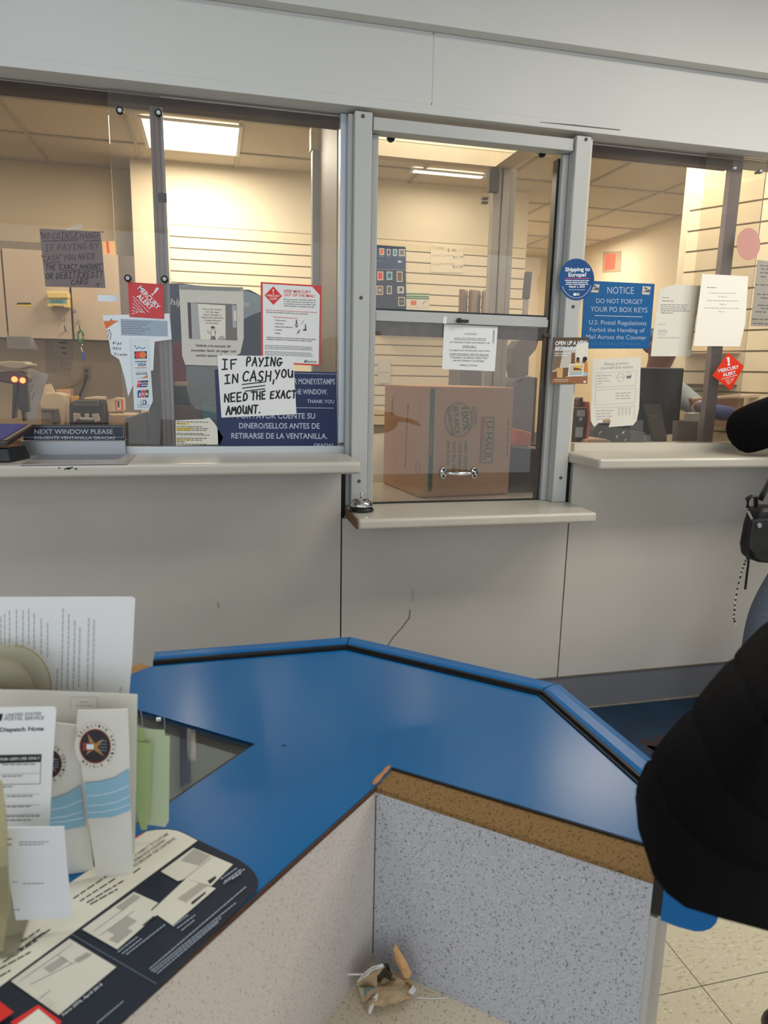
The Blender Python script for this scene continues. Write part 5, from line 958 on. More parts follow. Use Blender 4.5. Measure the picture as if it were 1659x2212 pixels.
for i in range(4): (p0, p1) = kM((230+22*i, 1270+14*i), (270+22*i, 1242+14*i)); s.bars(m_lgrey, p0, p1, 1.4)
(p0, p1) = kM((378, 1368), (612, 1182)); s.text(m_wht, 'Form 2976, April 2013', p0, p1, 5.2, .01)
for a, c in (((705, 985), (820, 895)), ((730, 995), (845, 905)), ((755, 1000), (985, 822)), ((1035, 830), (1130, 760)), ((1060, 842), (1165, 765)), ((1085, 855), (1160, 795)), ((1320, 550), (1420, 480)), ((1340, 565), (1440, 490)), ((1335, 578), (1460, 490)), ((1385, 550), (1440, 515)), ((895, 1085), (1475, 590)), ((905, 1098), (1410, 690)), ((920, 1105), (1325, 775)), ((940, 1112), (1310, 800)), ((580, 1410), (735, 1280))): (p0, p1) = kM(a, c); s.bars(m_sil, p0, p1, 2.6, (3, 7), 1.2)
for i in range(46): (p0,) = kM((430+11.1*i, 880+6.5*i)); s.ell(m_sil, *p0, 1.0, .8, 6)
q(m_red, (0, 1280), (82, 1345), (0, 1402), (-60, 1380)); q(m_red, (62, 1405), (228, 1300), (368, 1398), (355, 1425), (230, 1322), (90, 1425)); q(m_mw, (92, 1425), (230, 1324), (352, 1425)); q(m_red, (320, 1425), (350, 1398), (352, 1425))
s.done()

# ------------------------------------------------------------------ crumpled wrapper on the shelf
kW = K(600, 1950, .2411)
def hp3(x, y, h): (c1,) = kW((x, y)); return U(*c1, PZ(.4545+h))
wr = empty('crumpled_wrapper', hp3(950, 800, 0), 'crumpled brown paper wrapper lying in the corner of the speckled shelf', 'litter')
def flap(M, *pts, name='flap', th=.0012):
    P = [hp3(*p) for p in pts]; n = (P[1]-P[0]).cross(P[2]-P[0]).normalized(); c = sum(P, V())/len(P)
    vs = [c+n*.004]+P; fs = [(0, i+1, (i+1) % len(P)+1) for i in range(len(P))]; k = len(vs); vs2 = [v-n*th for v in vs]
    fs2 = [tuple(i+k for i in reversed(f)) for f in fs]+[(i+1, (i+1) % len(P)+1, (i+1) % len(P)+1+k, i+1+k) for i in range(len(P))]
    B().add(vs+vs2, fs+fs2).obj(name, M, wr)
mk1 = mat('wrapper_tan', (206, 160, 108), .7, noise=.12, nscale=60); mk2 = mat('wrapper_beige', (176, 150, 116), .7, noise=.2, nscale=50); mk3 = mat('wrapper_white', (226, 222, 216), .5); mk4 = mat('wrapper_dark', (62, 50, 40), .7, noise=.3, nscale=80); mk5 = mat('wrapper_teal', (112, 130, 120), .6, noise=.2, nscale=40)
cw = hp3(960, 770, .024); bm_ = bmesh.new(); bmesh.ops.create_icosphere(bm_, subdivisions=3, radius=1)
rr_ = random.Random(4); dirs = [V((rr_.uniform(-1, 1), rr_.uniform(-1, 1), rr_.uniform(-1, 1))).normalized() for _ in range(14)]
b = B(); vs = []
for v in bm_.verts:
    f_ = .62+.5*abs(max(v.co.dot(d_) for d_ in dirs)-.72)*2+rr_.uniform(-.07, .07)
    vs.append(cw+V((.004, .004, -.006))+V((v.co.x*.036, v.co.y*.026, v.co.z*.020))*f_)
b.add(vs, [tuple(v.index for v in f.verts) for f in bm_.faces]); bm_.free(); b.obj('crumpled_core', mk2, wr)
flap(mk1, (1055, 370, .085), (1035, 420, .075), (1055, 520, .055), (1115, 640, .035), (1150, 715, .02), (1200, 640, .035), (1160, 540, .055))
flap(mk1, (1100, 720, .02), (1150, 690, .03), (1205, 720, .02), (1190, 770, .01), (1110, 770, .008))
flap(mk2, (705, 700, .03), (780, 640, .045), (890, 625, .05), (890, 760, .03), (800, 870, .012), (760, 890, .006))
flap(mk5, (700, 740, .022), (800, 760, .035), (890, 760, .03), (800, 880, .01), (765, 905, .004))
flap(mk3, (710, 705, .034), (760, 640, .05), (840, 575, .06), (940, 545, .062), (950, 570, .06), (850, 600, .058), (780, 660, .05))
flap(mk2, (840, 620, .055), (950, 572, .06), (900, 640, .05), (850, 650, .05))
flap(mk4, (890, 640, .045), (960, 575, .055), (1030, 640, .05), (1010, 700, .03), (930, 720, .02), (895, 715, .025))
flap(mk4, (950, 545, .055), (985, 540, .055), (1020, 640, .045), (1000, 690, .035), (985, 600, .05))
flap(mk4, (985, 690, .03), (1040, 680, .035), (1070, 700, .03), (1055, 760, .015), (1010, 765, .012), (990, 740, .02))
flap(mk1, (970, 790, .012), (1060, 770, .025), (1150, 820, .01), (1200, 850, .003), (1110, 855, .003), (1020, 835, .006))
flap(mk3, (805, 985, .002), (830, 1000, .002), (850, 930, .012), (960, 815, .025), (985, 765, .03), (930, 780, .03), (850, 850, .02))
flap(mk3, (1170, 785, .015), (1215, 735, .025), (1240, 775, .015), (1215, 815, .006), (1180, 810, .006))
flap(mk2, (770, 920, .003), (800, 890, .012), (845, 860, .02), (830, 940, .008), (800, 985, .002))
B().tube([hp3(*p) for p in ((630, 640, .05), (700, 642, .045), (760, 640, .045))], .0012, 6).obj('string', mk3, wr)
B().tube([hp3(*p) for p in ((1245, 850, .002), (1380, 860, .0015), (1520, 852, .0015))], .0008, 6).obj('string', mk3, wr)

# ------------------------------------------------------------------ brochure rack on the desk
kB = K(0, 1270, .2532)
rk = empty('brochure_rack', (-.30, -1.58, ZT), 'clear plastic leaflet rack with rounded dividers at the left of the desk', 'rack')
B().box((-.46, -1.70, ZT+.0026), (-.205, -1.46, ZT+.007)).obj('base', glass('yellowed_base', (.9, .86, .7), .3, (.66, .6, .42)), rk)
def divider(Y, cx, cy, rx, ry, xr, yb):
    P = [(-70, cy-ry)]+[(cx+rx*math.sin(a*.1571), cy-ry*math.cos(a*.1571)) for a in range(11)]+[(xr, yb), (-70, yb)]
    P3 = [U(x, y, Y) for x, y in P]; d = B().prism(P3, (0, .003, 0)).obj('divider', glass('divider_plastic', (.90, .88, .80), .2, (.78, .74, .62)) if 'divider_plastic' not in MATS else MATS['divider_plastic'], rk)
    B().tube([U(x, y, Y-.0008) for x, y in P[1:-1]], .0008, 6).obj('divider_edge', mat('divider_edge_brown', (150, 130, 92), .4), d)
divider(-1.525, 32, 1485, 79, 90, 113, 1690); divider(-1.545, 0, 1525, 76, 103, 78, 1700); divider(-1.555, -50, 1560, 82, 90, 33, 1700)
B().prism([U(x, y, -1.70) for x, y in ((-60, 1690), (2, 1690), (12, 1760), (20, 1960), (6, 2055), (-60, 2070))], (0, .004, 0)).obj('front_wall', glass('yellowed_plastic', (.85, .8, .6), .35, (.62, .56, .36)), rk)
s = Sheet('printed_form', [(-60, 1290), (285, 1289), (292, 1293), (286, 1420), (279, 1500), (272, 1720), (-60, 1720)], -1.50, m_white, 'tall white printed form at the back of the leaflet rack', 'form')
for i, (x, y0, y1) in enumerate(((8, 245, 480), (40, 225, 500), (80, 195, 520), (140, 190, 490), (195, 195, 495), (245, 180, 490), (290, 220, 560), (350, 265, 580), (405, 300, 600), (525, 175, 870), (575, 225, 870), (625, 280, 860), (670, 340, 860), (745, 260, 870), (790, 275, 870), (480, 690, 880), (1022, 845, 895))): (p0, p1) = kB((x+12*(i > 8), y0), (x, y1)); s.bars(m_lgrey, p0, p1, 3.0, (4, 10))
s.done()
s = Sheet('printed_form', [(-60, 1489), (76, 1491), (297, 1500), (294, 1700), (290, 1893), (-60, 1893)], -1.565, m_offw, 'shorter white form in front of the tall printed form', 'form')
s.line(m_lgrey, kB((602, 1030), (602, 930), (832, 932), (830, 1030)), .8)
for y, x0, x1 in ((975, 680, 750), (1005, 650, 780)): (p0, p1) = kB((x0, y), (x1, y)); s.bars(m_lgrey, p0, p1, 3)
s.done()
m_seal = mat('seal_navy', (40, 34, 44), .4); m_band = mat('brochure_blue', (140, 184, 206), .5); m_gold = mat('seal_gold', (176, 130, 62), .5); m_br = mat('brochure_paper', (222, 218, 208), .5); m_org = mat('seal_rust', (196, 110, 70), .5)
def brochure(px, Y, c, r, bands, lab, grp=None, letters=True):
    s = Sheet('brochure', px, Y, m_br, lab, 'brochure', thick=.002)
    cx, cy = c; rx, ry = r
    s.ell(mat('seal_ring', (222, 196, 170), .5), cx, cy, rx*1.34, ry*1.43); s.ell(m_br, cx, cy, rx*1.31, ry*1.40); s.ell(m_org, cx, cy, rx*1.03, ry*1.03); s.ell(m_seal, cx, cy, rx*.98, ry*.98)
    s.poly(m_gold, [(cx-rx*.5, cy-ry*.75), (cx, cy-ry*.15), (cx+rx*.55, cy-ry*.45), (cx+rx*.15, cy+ry*.05), (cx+rx*.6, cy+ry*.6), (cx-rx*.1, cy+ry*.2), (cx-rx*.6, cy+ry*.5), (cx-rx*.3, cy)])
    s.poly(mat('seal_red', (150, 60, 50), .5), [(cx-rx*.8, cy-ry*.2), (cx-rx*.1, cy-ry*.2), (cx-rx*.1, cy+ry*.25), (cx-rx*.8, cy+ry*.25)]); s.poly(m_wht, [(cx-rx*.55, cy-ry*.12), (cx-rx*.1, cy-ry*.12), (cx-rx*.1, cy+ry*.18), (cx-rx*.55, cy+ry*.18)])
    for i in range(3):
        for j in range(4): s.ell(m_sil, cx+rx*(.35+.16*i), cy-ry*(.3-.18*j), 1.2, 1.2, 6)
    ang = [(-150+i*12.2) for i in range(len('SELECTIVE SERVICE SYSTEM'))]
    for ch, a in zip('SELECTIVE SERVICE SYSTEM', ang):
        if ch == ' ': continue
        t = math.radians(a); ox, oy = cx+rx*1.10*math.cos(t), cy+ry*1.12*math.sin(t); ux, uy = -math.sin(t), math.cos(t)
        s.text(m_seal, ch, (ox-ux*2.1, oy-uy*2.1), (ox+ux*2.1, oy+uy*2.1), 5.4, .01)
    for M, P in bands: s.poly(M, kB(*P))
    return s
def bandlines(s, *L):
    for P in L: s.line(m_wht, kB(*P), 1.2)
s = brochure([(104, 1560), (167, 1567), (186, 1740), (206, 1911), (140, 1912), (100, 1800)], -1.585, (106, 1650), (27.5, 31), [(m_band, ((400, 1810), (480, 1790), (580, 1750), (690, 1680), (725, 2030), (560, 2065), (400, 2060)))], 'cream brochure with a dark round seal partly behind the dispatch note')
bandlines(s, ((430, 1895), (560, 1870), (705, 1810)), ((430, 1965), (560, 1950), (712, 1905)), ((430, 2005), (560, 1992), (718, 1960))); s.done()
s = brochure([(165, 1562), (168, 1535), (276, 1532), (279, 1600), (281, 1700), (288, 1896), (209, 1898), (186, 1740)], -1.60, (205.5, 1612), (33.5, 37), [(m_band, ((722, 1662), (850, 1655), (980, 1620), (1096, 1545), (1112, 1895), (960, 1955), (740, 1968)))], 'cream brochure with a dark round seal and blue bands, nearest the green slips')
bandlines(s, ((740, 1775), (860, 1768), (990, 1735), (1100, 1685)), ((745, 1862), (870, 1852), (1000, 1825), (1106, 1775)), ((745, 1918), (870, 1910), (1000, 1885), (1110, 1845))); s.done()
s = Sheet('dispatch_note', kB((-200, 1025), (450, 1013), (472, 1022), (480, 1045), (455, 1400), (420, 2040), (-200, 2040)), -1.635, m_white, 'white dispatch note form in front of the seal brochures', 'form')
for t, x0, y0, x1, y1, h, M, bo, sh in (('UNITED STATES', 48, 1100, 348, 1086, 28, m_grey, .015, .2), ('POSTAL SERVICE', 36, 1132, 372, 1122, 28, m_grey, .015, .2), ('Dispatch Note', 0, 1228, 372, 1217, 36, m_ink, .02, 0)): (p0, p1) = kB((x0, y0), (x1, y1)); s.text(M, t, p0, p1, h*.2532, bo, sh)
s.poly(m_ink, kB((-100, 1078), (25, 1074), (12, 1135), (-100, 1140))); s.poly(m_ink, kB((-100, 1428), (355, 1420), (350, 1486), (-100, 1500))); (p0, p1) = kB((0, 1474), (342, 1462)); s.text(m_wht, 'FOR USPS USE ONLY', p0, p1, 6, .01)
s.line(m_grey, kB((348, 1486), (342, 1672), (-60, 1680)), 1.1); s.line(m_lgrey, kB((345, 1582), (-60, 1592)), .8)
for x0, y0, x1 in ((20, 1508, 300), (20, 1608, 185), (20, 1700, 100), (60, 1780, 275), (60, 1868, 275), (50, 1950, 335), (50, 1985, 260)): (p0, p1) = kB((x0, y0), (x1, y0-4)); s.bars(m_grey, p0, p1, 3.2)
for y in (1765, 1858, 1938): s.line(m_lgrey, kB((40, y), (335, y-6)), .7)
s.done()
s = Sheet('folded_leaflet', kM((20, 246), (382, 240), (400, 480), (432, 780), (95, 796), (60, 600)), -1.675, mat('leaflet_white', (226, 226, 228), .5), 'small folded white leaflet at the front of the rack', 'leaflet', thick=.002)
for x0, y0, x1 in ((38, 312, 78), (40, 345, 78), (115, 330, 300), (115, 345, 260), (138, 578, 268), (75, 568, 105), (85, 735, 120)): (p0, p1) = kM((x0, y0), (x1, y0-2)); s.bars(m_grey, p0, p1, 4.0 if x0 < 60 else 2.4)
s.done()
kG = K(0, 1270, .2532)
m_g1 = mat('pale_green_paper', (190, 202, 166), .6); m_g2 = mat('green_paper', (166, 188, 128), .6)
Sheet('green_slip', kG((1222, 1205), (1405, 1215), (1408, 1265), (1448, 1268), (1440, 1990), (1410, 2040), (1262, 2020)), -1.545, m_g1, 'pale green paper slip hanging rightmost beside the rack', 'slip')
Sheet('green_slip', kG((1165, 1320), (1292, 1330), (1270, 1985), (1250, 2065), (1205, 2065), (1160, 1900)), -1.556, m_g2, 'darker green paper slip hanging next to the seal brochure', 'slip')
Sheet('green_slip', kG((1160, 1190), (1228, 1205), (1232, 1330), (1160, 1320)), -1.552, m_g2, 'short green paper slip hanging above the darker green one', 'slip')
for (x0, y0, x1, y1, Y) in ((1200, 1045, 1215, 1200, -1.553), (1398, 1105, 1402, 1215, -1.546)): B().tube([U(*p, Y) for p in kG((x0, y0), ((x0+x1)/2+5, (y0+y1)/2), (x1, y1))], .0006, 6).obj('hanging_wire', m_steel, None, ('thin wire holding the short green slip', 'thin wire holding the pale green slip')[Y > -1.55], 'wire')

# ------------------------------------------------------------------ people
def skin(name, joints, edges, M, par=None, sub=2):
    me = bpy.data.meshes.new(name); me.from_pydata([j[0] for j in joints], edges, []); me.materials.append(M)
    o = bpy.data.objects.new(name, me); C.objects.link(o)
    md = o.modifiers.new('skin', 'SKIN'); md.use_smooth_shade = True
    for i, j in enumerate(joints):
        r = j[1]; me.skin_vertices[0].data[i].radius = (r, r) if not isinstance(r, tuple) else r
    me.skin_vertices[0].data[0].use_root = True
    s_ = o.modifiers.new('sub', 'SUBSURF'); s_.levels = s_.render_levels = sub
    if par: adopt(o, par)
    return o
def chain(pts): return pts, [(i, i+1) for i in range(len(pts)-1)]
def body(par, pelvis, neck, head, arms, legs, M, k=1.0):
    J = [(pelvis, .12*k), (pelvis.lerp(neck, .35), .115*k), (pelvis.lerp(neck, .72), .13*k), (neck-(neck-pelvis).normalized()*.04, .09*k), (neck, .055), (head-V((0, 0, .05)), .07), (head, .088), (head+V((0, 0, .06)), .075)]
    E_ = [(i, i+1) for i in range(7)]
    for ch, root in [(a, 3) for a in arms]+[(l, 0) for l in legs]:
        p = root
        for q in ch: J.append((q[0], q[1]*(.75 if root else .5))); E_.append((p, len(J)-1)); p = len(J)-1
    return skin('body', J, E_, M, par)
m_skin1 = mat('skin_brown', (128, 82, 62), .55, noise=.06, nscale=30)
m_coat = mat('black_puffer_fabric', (9, 8, 10), .75, 0, .1, noise=.15, nscale=12, bump=.25, bscale=28)
m_jean = mat('blue_jeans', (98, 108, 124), .8, noise=.12, nscale=60)
m_shoe = mat('black_shoe', (22, 22, 22), .4)
def hand(J0, d, up, M, par, side=1, name='hand', flex=.5):
    d = V(d).normalized(); up = V(up).normalized(); sd_ = d.cross(up).normalized()*side
    J = [(J0, (.022, .017)), (J0+d*.045, (.034, .014)), (J0+d*.085, (.036, .012))]; E_ = [(0, 1), (1, 2)]
    for i, (ln, off) in enumerate(((.068, -.027), (.078, -.009), (.073, .009), (.056, .026))):
        a = J0+d*.09+sd_*off; b_ = a+d*ln*.45-up*ln*.15*flex; c_ = b_+d*ln*.3-up*ln*.3*flex; e_ = c_+d*ln*.2-up*ln*.3*flex; p = 2
        for q, r in ((a, .0095), (b_, .009), (c_, .0085), (e_, .007)): J.append((q, r)); E_.append((p, len(J)-1)); p = len(J)-1
    a = J0+d*.03-sd_*.03; b_ = a+d*.03-sd_*.022-up*.006; c_ = b_+d*.028-up*.006; p = 0
    for q, r in ((a, .012), (b_, .0105), (c_, .008)): J.append((q, r)); E_.append((p, len(J)-1)); p = len(J)-1
    return skin(name, J, E_, M, par, 1)
# person in the foreground: only the flared back of the coat is in view
YC = -1.86
prs = empty('person', (.75, -1.8, 0), 'person in a long black quilted puffer coat standing at the right end of the desk', 'person')
HEM = [[(1372, 1722), (1378, 1790), (1410, 1890), (1440, 1930), (1480, 1960), (1560, 1985), (1635, 2005), (1760, 2040), (1950, 2060), (2150, 2000)],
       [(1402, 1638), (1418, 1680), (1451, 1758), (1490, 1800), (1539, 1836), (1600, 1860), (1659, 1876), (1780, 1905), (1950, 1915), (2180, 1850)],
       [(1492, 1530), (1503, 1565), (1525, 1615), (1545, 1660), (1566, 1700), (1610, 1742), (1659, 1771), (1780, 1810), (1960, 1810), (2200, 1720)],
       [(1582, 1420), (1592, 1446), (1604, 1470), (1616, 1495), (1628, 1520), (1642, 1545), (1659, 1566), (1790, 1640), (1980, 1640), (2230, 1560)],
       [(1659, 1340), (1675, 1362), (1690, 1385), (1705, 1410), (1715, 1430), (1722, 1445), (1732, 1460), (1850, 1490), (2020, 1490), (2250, 1400)],
       [(1740, 1230), (1752, 1250), (1764, 1268), (1776, 1282), (1790, 1296), (1806, 1310), (1824, 1322), (1900, 1340), (2040, 1340), (2240, 1260)],
       [(1880, 1120), (1890, 1132), (1900, 1142), (1912, 1150), (1926, 1156), (1942, 1160), (1960, 1164), (2000, 1168), (2080, 1168), (2180, 1130)]]
DY = (0, -.025, -.06, -.08, -.095, -.11, -.12, -.125, -.10, 0)
def coat_ring(pp):
    near = [U(x, y, YC+d) for (x, y), d in zip(pp, DY)]
    mx_, my_ = (pp[0][0]+pp[-1][0])/2, (pp[0][1]+pp[-1][1])/2
    far = [U(pp[k][0]*.55+mx_*.45, pp[k][1]*.55+my_*.45-12, YC+(.10 if 1 < k < 8 else .05)) for k in range(8, 0, -1)]
    return near+far
base_r = [coat_ring(p) for p in HEM]; ring = []
cen = lambda r: sum(r, V())/len(r)
for i, r in enumerate(base_r):
    c1 = cen(r)
    if i:
        p0 = base_r[i-1]
        for w_, k_ in ((.05, 1.0), (.18, 1.012), (.5, 1.016), (.82, 1.012), (.95, 1.0)):
            q = [a.lerp(b_, w_) for a, b_ in zip(p0, r)]; cq = cen(q); ring.append([cq+(p-cq)*k_ for p in q])
    else: ring.append([c1+(p-c1)*.95 for p in r])
    ring.append([c1+(p-c1)*.982 for p in r] if i else r)
hipc = cen(base_r[1])+V((.0, 0, .03)); prev = (cen(base_r[-1]),)
tc_ = prev[0]
nk = tc_+V((.06, 0, .02))
leg1 = [(hipc+V((.14, .0, -.1)), .08), (V((1.0, -1.80, .47)), .06), (V((1.06, -1.80, .09)), .045)]
leg2 = [(hipc+V((.16, .05, -.1)), .08), (V((1.03, -1.62, .47)), .055), (V((1.068, -1.52, .09)), .045)]
sh = nk+V((0, 0, .03))
arm1 = [(nk+V((.06, -.12, -.02)), .055), (nk+V((.22, -.16, -.20)), .05), (nk+V((.42, -.10, -.16)), .036)]
arm2 = [(nk+V((.10, .12, -.02)), .055), (nk+V((.24, .16, -.20)), .05), (nk+V((.42, .12, -.16)), .036)]
body(prs, hipc, nk+V((.04, 0, .10)), nk+V((.06, 0, .24)), [arm1, arm2], [leg1, leg2], m_skin1, .62)
B().rings(ring).obj('coat', m_coat, prs, smooth=True)
for A in (arm1, arm2): J, E_ = chain([(nk+V((.03, 0, .0)), .08), (A[0][0], .085), (A[1][0], .075), (A[2][0], .06)]); skin('coat_sleeve', J, E_, m_coat, prs)
J, E_ = chain([(nk+V((.05, 0, .02)), .085), (nk+V((.055, 0, .10)), .075)]); skin('coat_collar', J, E_, m_coat, prs)
for A in (leg1, leg2):
    J, E_ = chain([(hipc+V((.03, 0, -.0)), .085), (A[0][0], .085), (A[1][0], .08), (A[2][0]+V((0, 0, .02)), .065)]); skin('trouser_leg', J, E_, mat('dark_trousers', (28, 28, 32), .8), prs)
for p, d in ((leg1[2][0], V((-.02, .2, 0))), (V((1.068, -1.52, .09)), V((.03, .14, 0)))):
    q = V((p.x, p.y, .035)); b = B(); rr = []
    for t, wd, ht in ((-.09, .025, .03), (-.07, .038, .055), (0, .04, .065), (.07, .042, .05), (.14, .038, .035), (.17, .02, .02)):
        dd = d.normalized(); sx = V((dd.y, -dd.x, 0)); rr.append([q+dd*t*.9+sx*wd*math.cos(a*.5236)+V((0, 0, max(-.034, ht*math.sin(a*.5236)))) for a in range(12)])
    b.rings(rr).obj('shoe', m_shoe, prs, smooth=True, sub=1)
hand(arm1[2][0], (.95, .2, -.1), (0, 0, 1), m_skin1, prs); hand(arm2[2][0], (.95, -.2, -.1), (0, 0, 1), m_skin1, prs, -1)
mat('dark_hair', (26, 22, 20), .6); hd1 = nk+V((.06, 0, .24))
J, E_ = chain([(hd1+V((0, -.015, .09)), .098), (hd1+V((0, -.045, .03)), .112), (hd1+V((0, -.04, -.07)), .105), (nk+V((.05, -.01, .04)), .10)]); skin('hood', J, E_, m_coat, prs)
J, E_ = chain([(cen(base_r[-3])+V((.05, 0, 0)), .10), (cen(base_r[-2])+V((.06, 0, 0)), .105), (nk+V((.05, 0, -.01)), .105), (nk+V((.055, 0, .05)), .095), (nk+V((.05, 0, .10)), .085)]); skin('coat_yoke', J, E_, m_coat, prs)
def face(hd, par):
    for sx in (-1, 1):
        B().lathe([(.0001, .008), (.009, .006), (.012, 0)], hd+V((sx*.033, .083, .012)), 12, (0, 1, 0)).obj('eye', mat('eye_white', (220, 214, 206), .3), par, smooth=True)
        J, E_ = chain([(hd+V((sx*.086, 0, .02)), (.012, .02)), (hd+V((sx*.09, 0, -.02)), (.009, .014))]); skin('ear', J, E_, m_skin1, par, 1)
    J, E_ = chain([(hd+V((0, .08, .015)), .009), (hd+V((0, .10, -.02)), .014)]); skin('nose', J, E_, m_skin1, par, 1)
    J, E_ = chain([(hd+V((-.024, .08, -.047)), .006), (hd+V((0, .088, -.046)), .008), (hd+V((.024, .08, -.047)), .006)]); skin('mouth', J, E_, mat('lip_brown', (112, 62, 54), .5), par, 1)
face(hd1, prs)
# person at the right window: elbow on the ledge, bag on the hip
p2 = empty('person', (2.2, -.45, 0), 'person in jeans leaning a black puffer sleeve on the right window ledge', 'person')
el = U(1590, 938, -.10); shd = V((2.33, -.36, 1.36)); pel = V((2.26, -.42, .86)); nk2 = V((2.46, -.34, 1.42)); hd2 = V((2.47, -.24, 1.58))
hnd = V((2.24, -.04, 1.16))
a1 = [(shd, .05), (el, .042), (hnd, .032)]; a2 = [(V((2.60, -.30, 1.36)), .05), (V((2.68, -.12, 1.15)), .042), (V((2.42, -.06, 1.12)), .032)]
l1 = [(V((2.15, -.36, .80)), .08), (V((2.03, -.28, .47)), .06), (V((1.975, -.32, .09)), .045)]; l2 = [(V((2.36, -.40, .80)), .08), (V((2.38, -.30, .47)), .06), (V((2.38, -.40, .09)), .045)]
body(p2, pel, nk2, hd2, [a1, a2], [l1, l2], m_skin1)
J, E_ = chain([(shd+V((.08, 0, -.02)), .09), (shd, .088), (shd.lerp(el, .35), .092), (shd.lerp(el, .5), .106), (shd.lerp(el, .62), .094), (shd.lerp(el, .8), .104), (el+V((.006, 0, .004)), .094), (el.lerp(hnd, .4), .084), (el.lerp(hnd, .8), .062)]); skin('coat_sleeve', J, E_, m_coat, p2)
J, E_ = chain([(V((2.52, -.34, 1.34)), .09), (a2[0][0], .088), (a2[1][0], .075), (a2[1][0].lerp(a2[2][0], .8), .06)]); skin('coat_sleeve', J, E_, m_coat, p2)
J, E_ = chain([(pel+V((0.02, 0, -.03)), .15), (pel+V((.04, .01, .15)), .155), (pel.lerp(nk2, .7), .165), (nk2+V((0, 0, -.03)), .09)]); skin('coat', J, E_, m_coat, p2)
for A in (l1, l2):
    J, E_ = chain([(A[0][0]+V((.03, 0, .08)), .10), (A[0][0], .10), (A[1][0], .085), (A[2][0]+V((0, .0, .03)), .078)]); skin('jeans_leg', J, E_, m_jean, p2)
    q = V((A[2][0].x, A[2][0].y+.03, .035)); rr = []
    for t, wd, ht in ((-.10, .025, .03), (-.08, .038, .055), (0, .04, .065), (.08, .042, .05), (.15, .038, .035), (.18, .02, .02)): rr.append([q+V((wd*math.cos(a*.5236), t, max(-.034, ht*math.sin(a*.5236)))) for a in range(12)])
    B().rings(rr).obj('shoe', m_shoe, p2, smooth=True, sub=1)
face(hd2, p2); J, E_ = chain([(pel+V((.01, 0, -.10)), .135), (pel+V((.01, 0, .02)), .14)]); skin('jeans_hip', J, E_, m_jean, p2)
J, E_ = chain([(hd2+V((0, -.03, .05)), .092), (hd2+V((0, -.055, 0)), .09), (hd2+V((0, -.06, -.08)), .07)]); skin('hair', J, E_, MATS['dark_hair'], p2)
hand(hnd, (.9, .3, -.05), (0, 0, 1), m_skin1, p2); hand(a2[2][0], (-.8, .5, -.1), (0, 0, 1), m_skin1, p2, -1)
kP = K(1300, 820, .2712); YB = -.50
bag = empty('shoulder_bag', U(1630, 1200, YB), 'black shoulder bag hanging at the hip of the person in jeans', 'bag')
B().prism([U(x, y, YB) for x, y in kP((1150, 1000), (1240, 985), (1330, 985), (1400, 1000), (1400, 1380), (1230, 1428), (1150, 1420), (1085, 1385), (1078, 1300), (1110, 1130))], (0, -.07, 0)).obj('pouch', mat('black_nylon', (16, 16, 18), .5, bump=.2, bscale=60), bag, bevel=.018, seg=4)
B().prism([U(x, y, YB-.086) for x, y in kP((1200, 1120), (1380, 1100), (1380, 1360), (1220, 1390), (1170, 1350))], (0, .013, 0)).obj('front_pocket', MATS['black_nylon'], bag, bevel=.008)
B().tube([U(x, y, YB-.03) for x, y in kP((1165, 1020), (1160, 950), (1190, 928), (1225, 935), (1228, 990), (1215, 1050))], .010, 8, .5).obj('strap', m_black, bag, smooth=True)
B().tube([U(x, y, YB-.03) for x, y in kP((1260, 960), (1290, 900), (1330, 830), (1480, 500))], .012, 8, .5).obj('strap', m_black, bag, smooth=True)
(c1, c2) = kP((1165, 1050), (1195, 1110)); B().tube([U(*c1, YB-.075), U(*c2, YB-.075)], .004, 6).obj('zip_pull', m_steel, bag)
(c1,) = kP((1250, 1160)); B().lathe([(.0001, .006), (.008, .005), (.009, 0)], U(*c1, YB-.0865), 12, (0, -1, 0)).obj('buckle', m_steel, bag)
ly = empty('lanyard', U(1600, 1330, YB), 'white dotted lanyard and black cord dangling below the black shoulder bag', 'lanyard')
pts = [U(x, y, YB+.03) for x, y in kP((1160, 1400), (1130, 1460), (1100, 1550), (1070, 1680), (1052, 1800), (1045, 1900), (1062, 1955))]; B().tube(pts, .0045, 8, .5).obj('ribbon', m_offw, ly)
for i in range(16):
    t = i/15*5.4; j = int(t); p = pts[j].lerp(pts[j+1], t-j)+V((0, -.0035, 0)); B().lathe([(.0001, .0015), (.0035+.0012*(i % 3 == 0), .001), (.004, 0)], p, 8, (0, -1, 0)).obj('printed_dot', m_ink, ly)
B().tube([U(x, y, YB+.03) for x, y in kP((1172, 1400), (1165, 1480), (1155, 1560), (1142, 1670))], .005, 8, .6).obj('cord', m_black, ly)
# clerk behind the monitor
p3 = empty('person', (2.15, 1.0, 0), 'clerk with glasses and a blue glove working behind the monitor', 'person')
hd3 = U(1432, 752, .95); nk3 = hd3+V((.0, .06, -.16)); pel3 = V((hd3.x+.02, 1.15, .9))
g_ = U(1562, 891, .50)
a1 = [(nk3+V((-.18, .05, -.07)), .05), (nk3+V((-.22, -.1, -.27)), .04), (nk3+V((-.08, -.3, -.20)), .03)]; a2 = [(nk3+V((.18, .03, -.07)), .05), (V((hd3.x+.26, .9, 1.16)), .042), (g_+V((-.10, .06, .03)), .03)]
l1 = [(pel3+V((-.1, 0, -.1)), .08), (pel3+V((-.1, 0, -.45)), .06), (pel3+V((-.1, 0, -.82)), .045)]; l2 = [(pel3+V((.1, 0, -.1)), .08), (pel3+V((.1, 0, -.45)), .06), (pel3+V((.1, 0, -.82)), .045)]
body(p3, pel3, nk3, hd3, [a1, a2], [l1, l2], m_skin1)
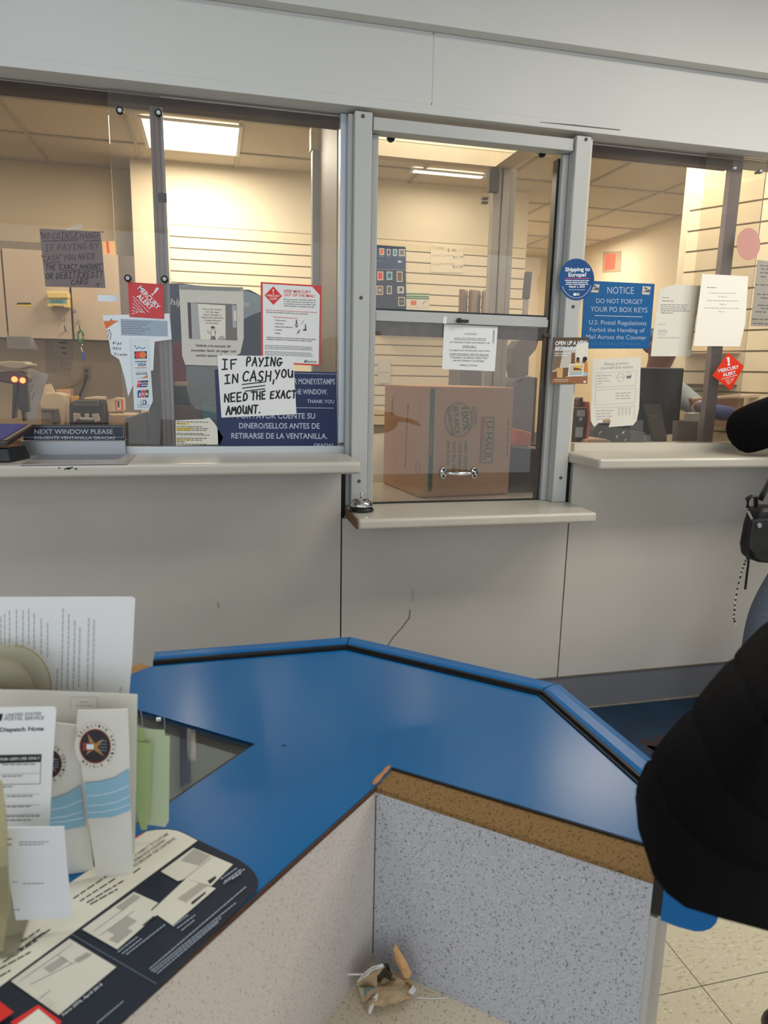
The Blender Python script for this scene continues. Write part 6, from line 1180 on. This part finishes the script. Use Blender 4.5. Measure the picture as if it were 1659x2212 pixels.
J, E_ = chain([(pel3+V((0, 0, -.05)), .15), (pel3.lerp(nk3, .4), .155), (pel3.lerp(nk3, .75), .16), (nk3+V((0, 0, -.06)), .10)]); m_shirt = mat('pale_blue_shirt', (170, 184, 200), .8); skin('shirt', J, E_, m_shirt, p3)
for A in (a1, a2): J, E_ = chain([(nk3.lerp(A[0][0], .5), .07), (A[0][0], .068), (A[0][0].lerp(A[1][0], .6), .058), (A[1][0], .055), (A[1][0].lerp(A[2][0], .7), .046)]); skin('shirt_sleeve', J, E_, m_shirt, p3)
for A in (l1, l2): J, E_ = chain([(A[0][0], .10), (A[1][0], .08), (A[2][0], .07)]); skin('trouser_leg', J, E_, MATS['dark_trousers'], p3)
hand(a2[2][0], (.85, -.5, -.12), (0, -.3, 1), mat('glove_blue', (70, 84, 150), .5), p3, 1, 'glove', .8); hand(a1[2][0], (.6, -.8, -.1), (0, 0, 1), m_skin1, p3)
J, E_ = chain([(a2[2][0], .030), (U(1553, 892, .50), .040), (U(1572, 893, .49), .040), (U(1586, 894, .48), .026)]); skin('glove', J, E_, MATS['glove_blue'], p3)
J, E_ = chain([(hd3+V((0, .02, .09)), .082), (hd3+V((0, .055, .04)), .09), (hd3+V((0, .07, -.04)), .075)]); skin('hair', J, E_, MATS['dark_hair'], p3)
for sx in (-1, 1):
    B().tube([hd3+V((sx*.034+.026*math.cos(t*.5236), -.094, .01+.020*math.sin(t*.5236))) for t in range(13)], .0022, 6).obj('glasses', m_black, p3)
    e_ = hd3+V((sx*.033, -.083, .012)); B().lathe([(.0001, .008), (.009, .006), (.012, 0)], e_, 12, (0, -1, 0)).obj('eye', mat('eye_white', (220, 214, 206), .3), p3, smooth=True)
J, E_ = chain([(hd3+V((0, -.08, .015)), .009), (hd3+V((0, -.10, -.02)), .014)]); skin('nose', J, E_, m_skin1, p3, 1)
J, E_ = chain([(hd3+V((-.024, -.080, -.047)), .006), (hd3+V((0, -.088, -.046)), .008), (hd3+V((.024, -.080, -.047)), .006)]); skin('mouth', J, E_, mat('lip_brown', (112, 62, 54), .5), p3, 1)
for sx in (-1, 1): J, E_ = chain([(hd3+V((sx*.086, .01, .02)), (.012, .02)), (hd3+V((sx*.090, .012, -.02)), (.009, .014))]); skin('ear', J, E_, m_skin1, p3, 1)
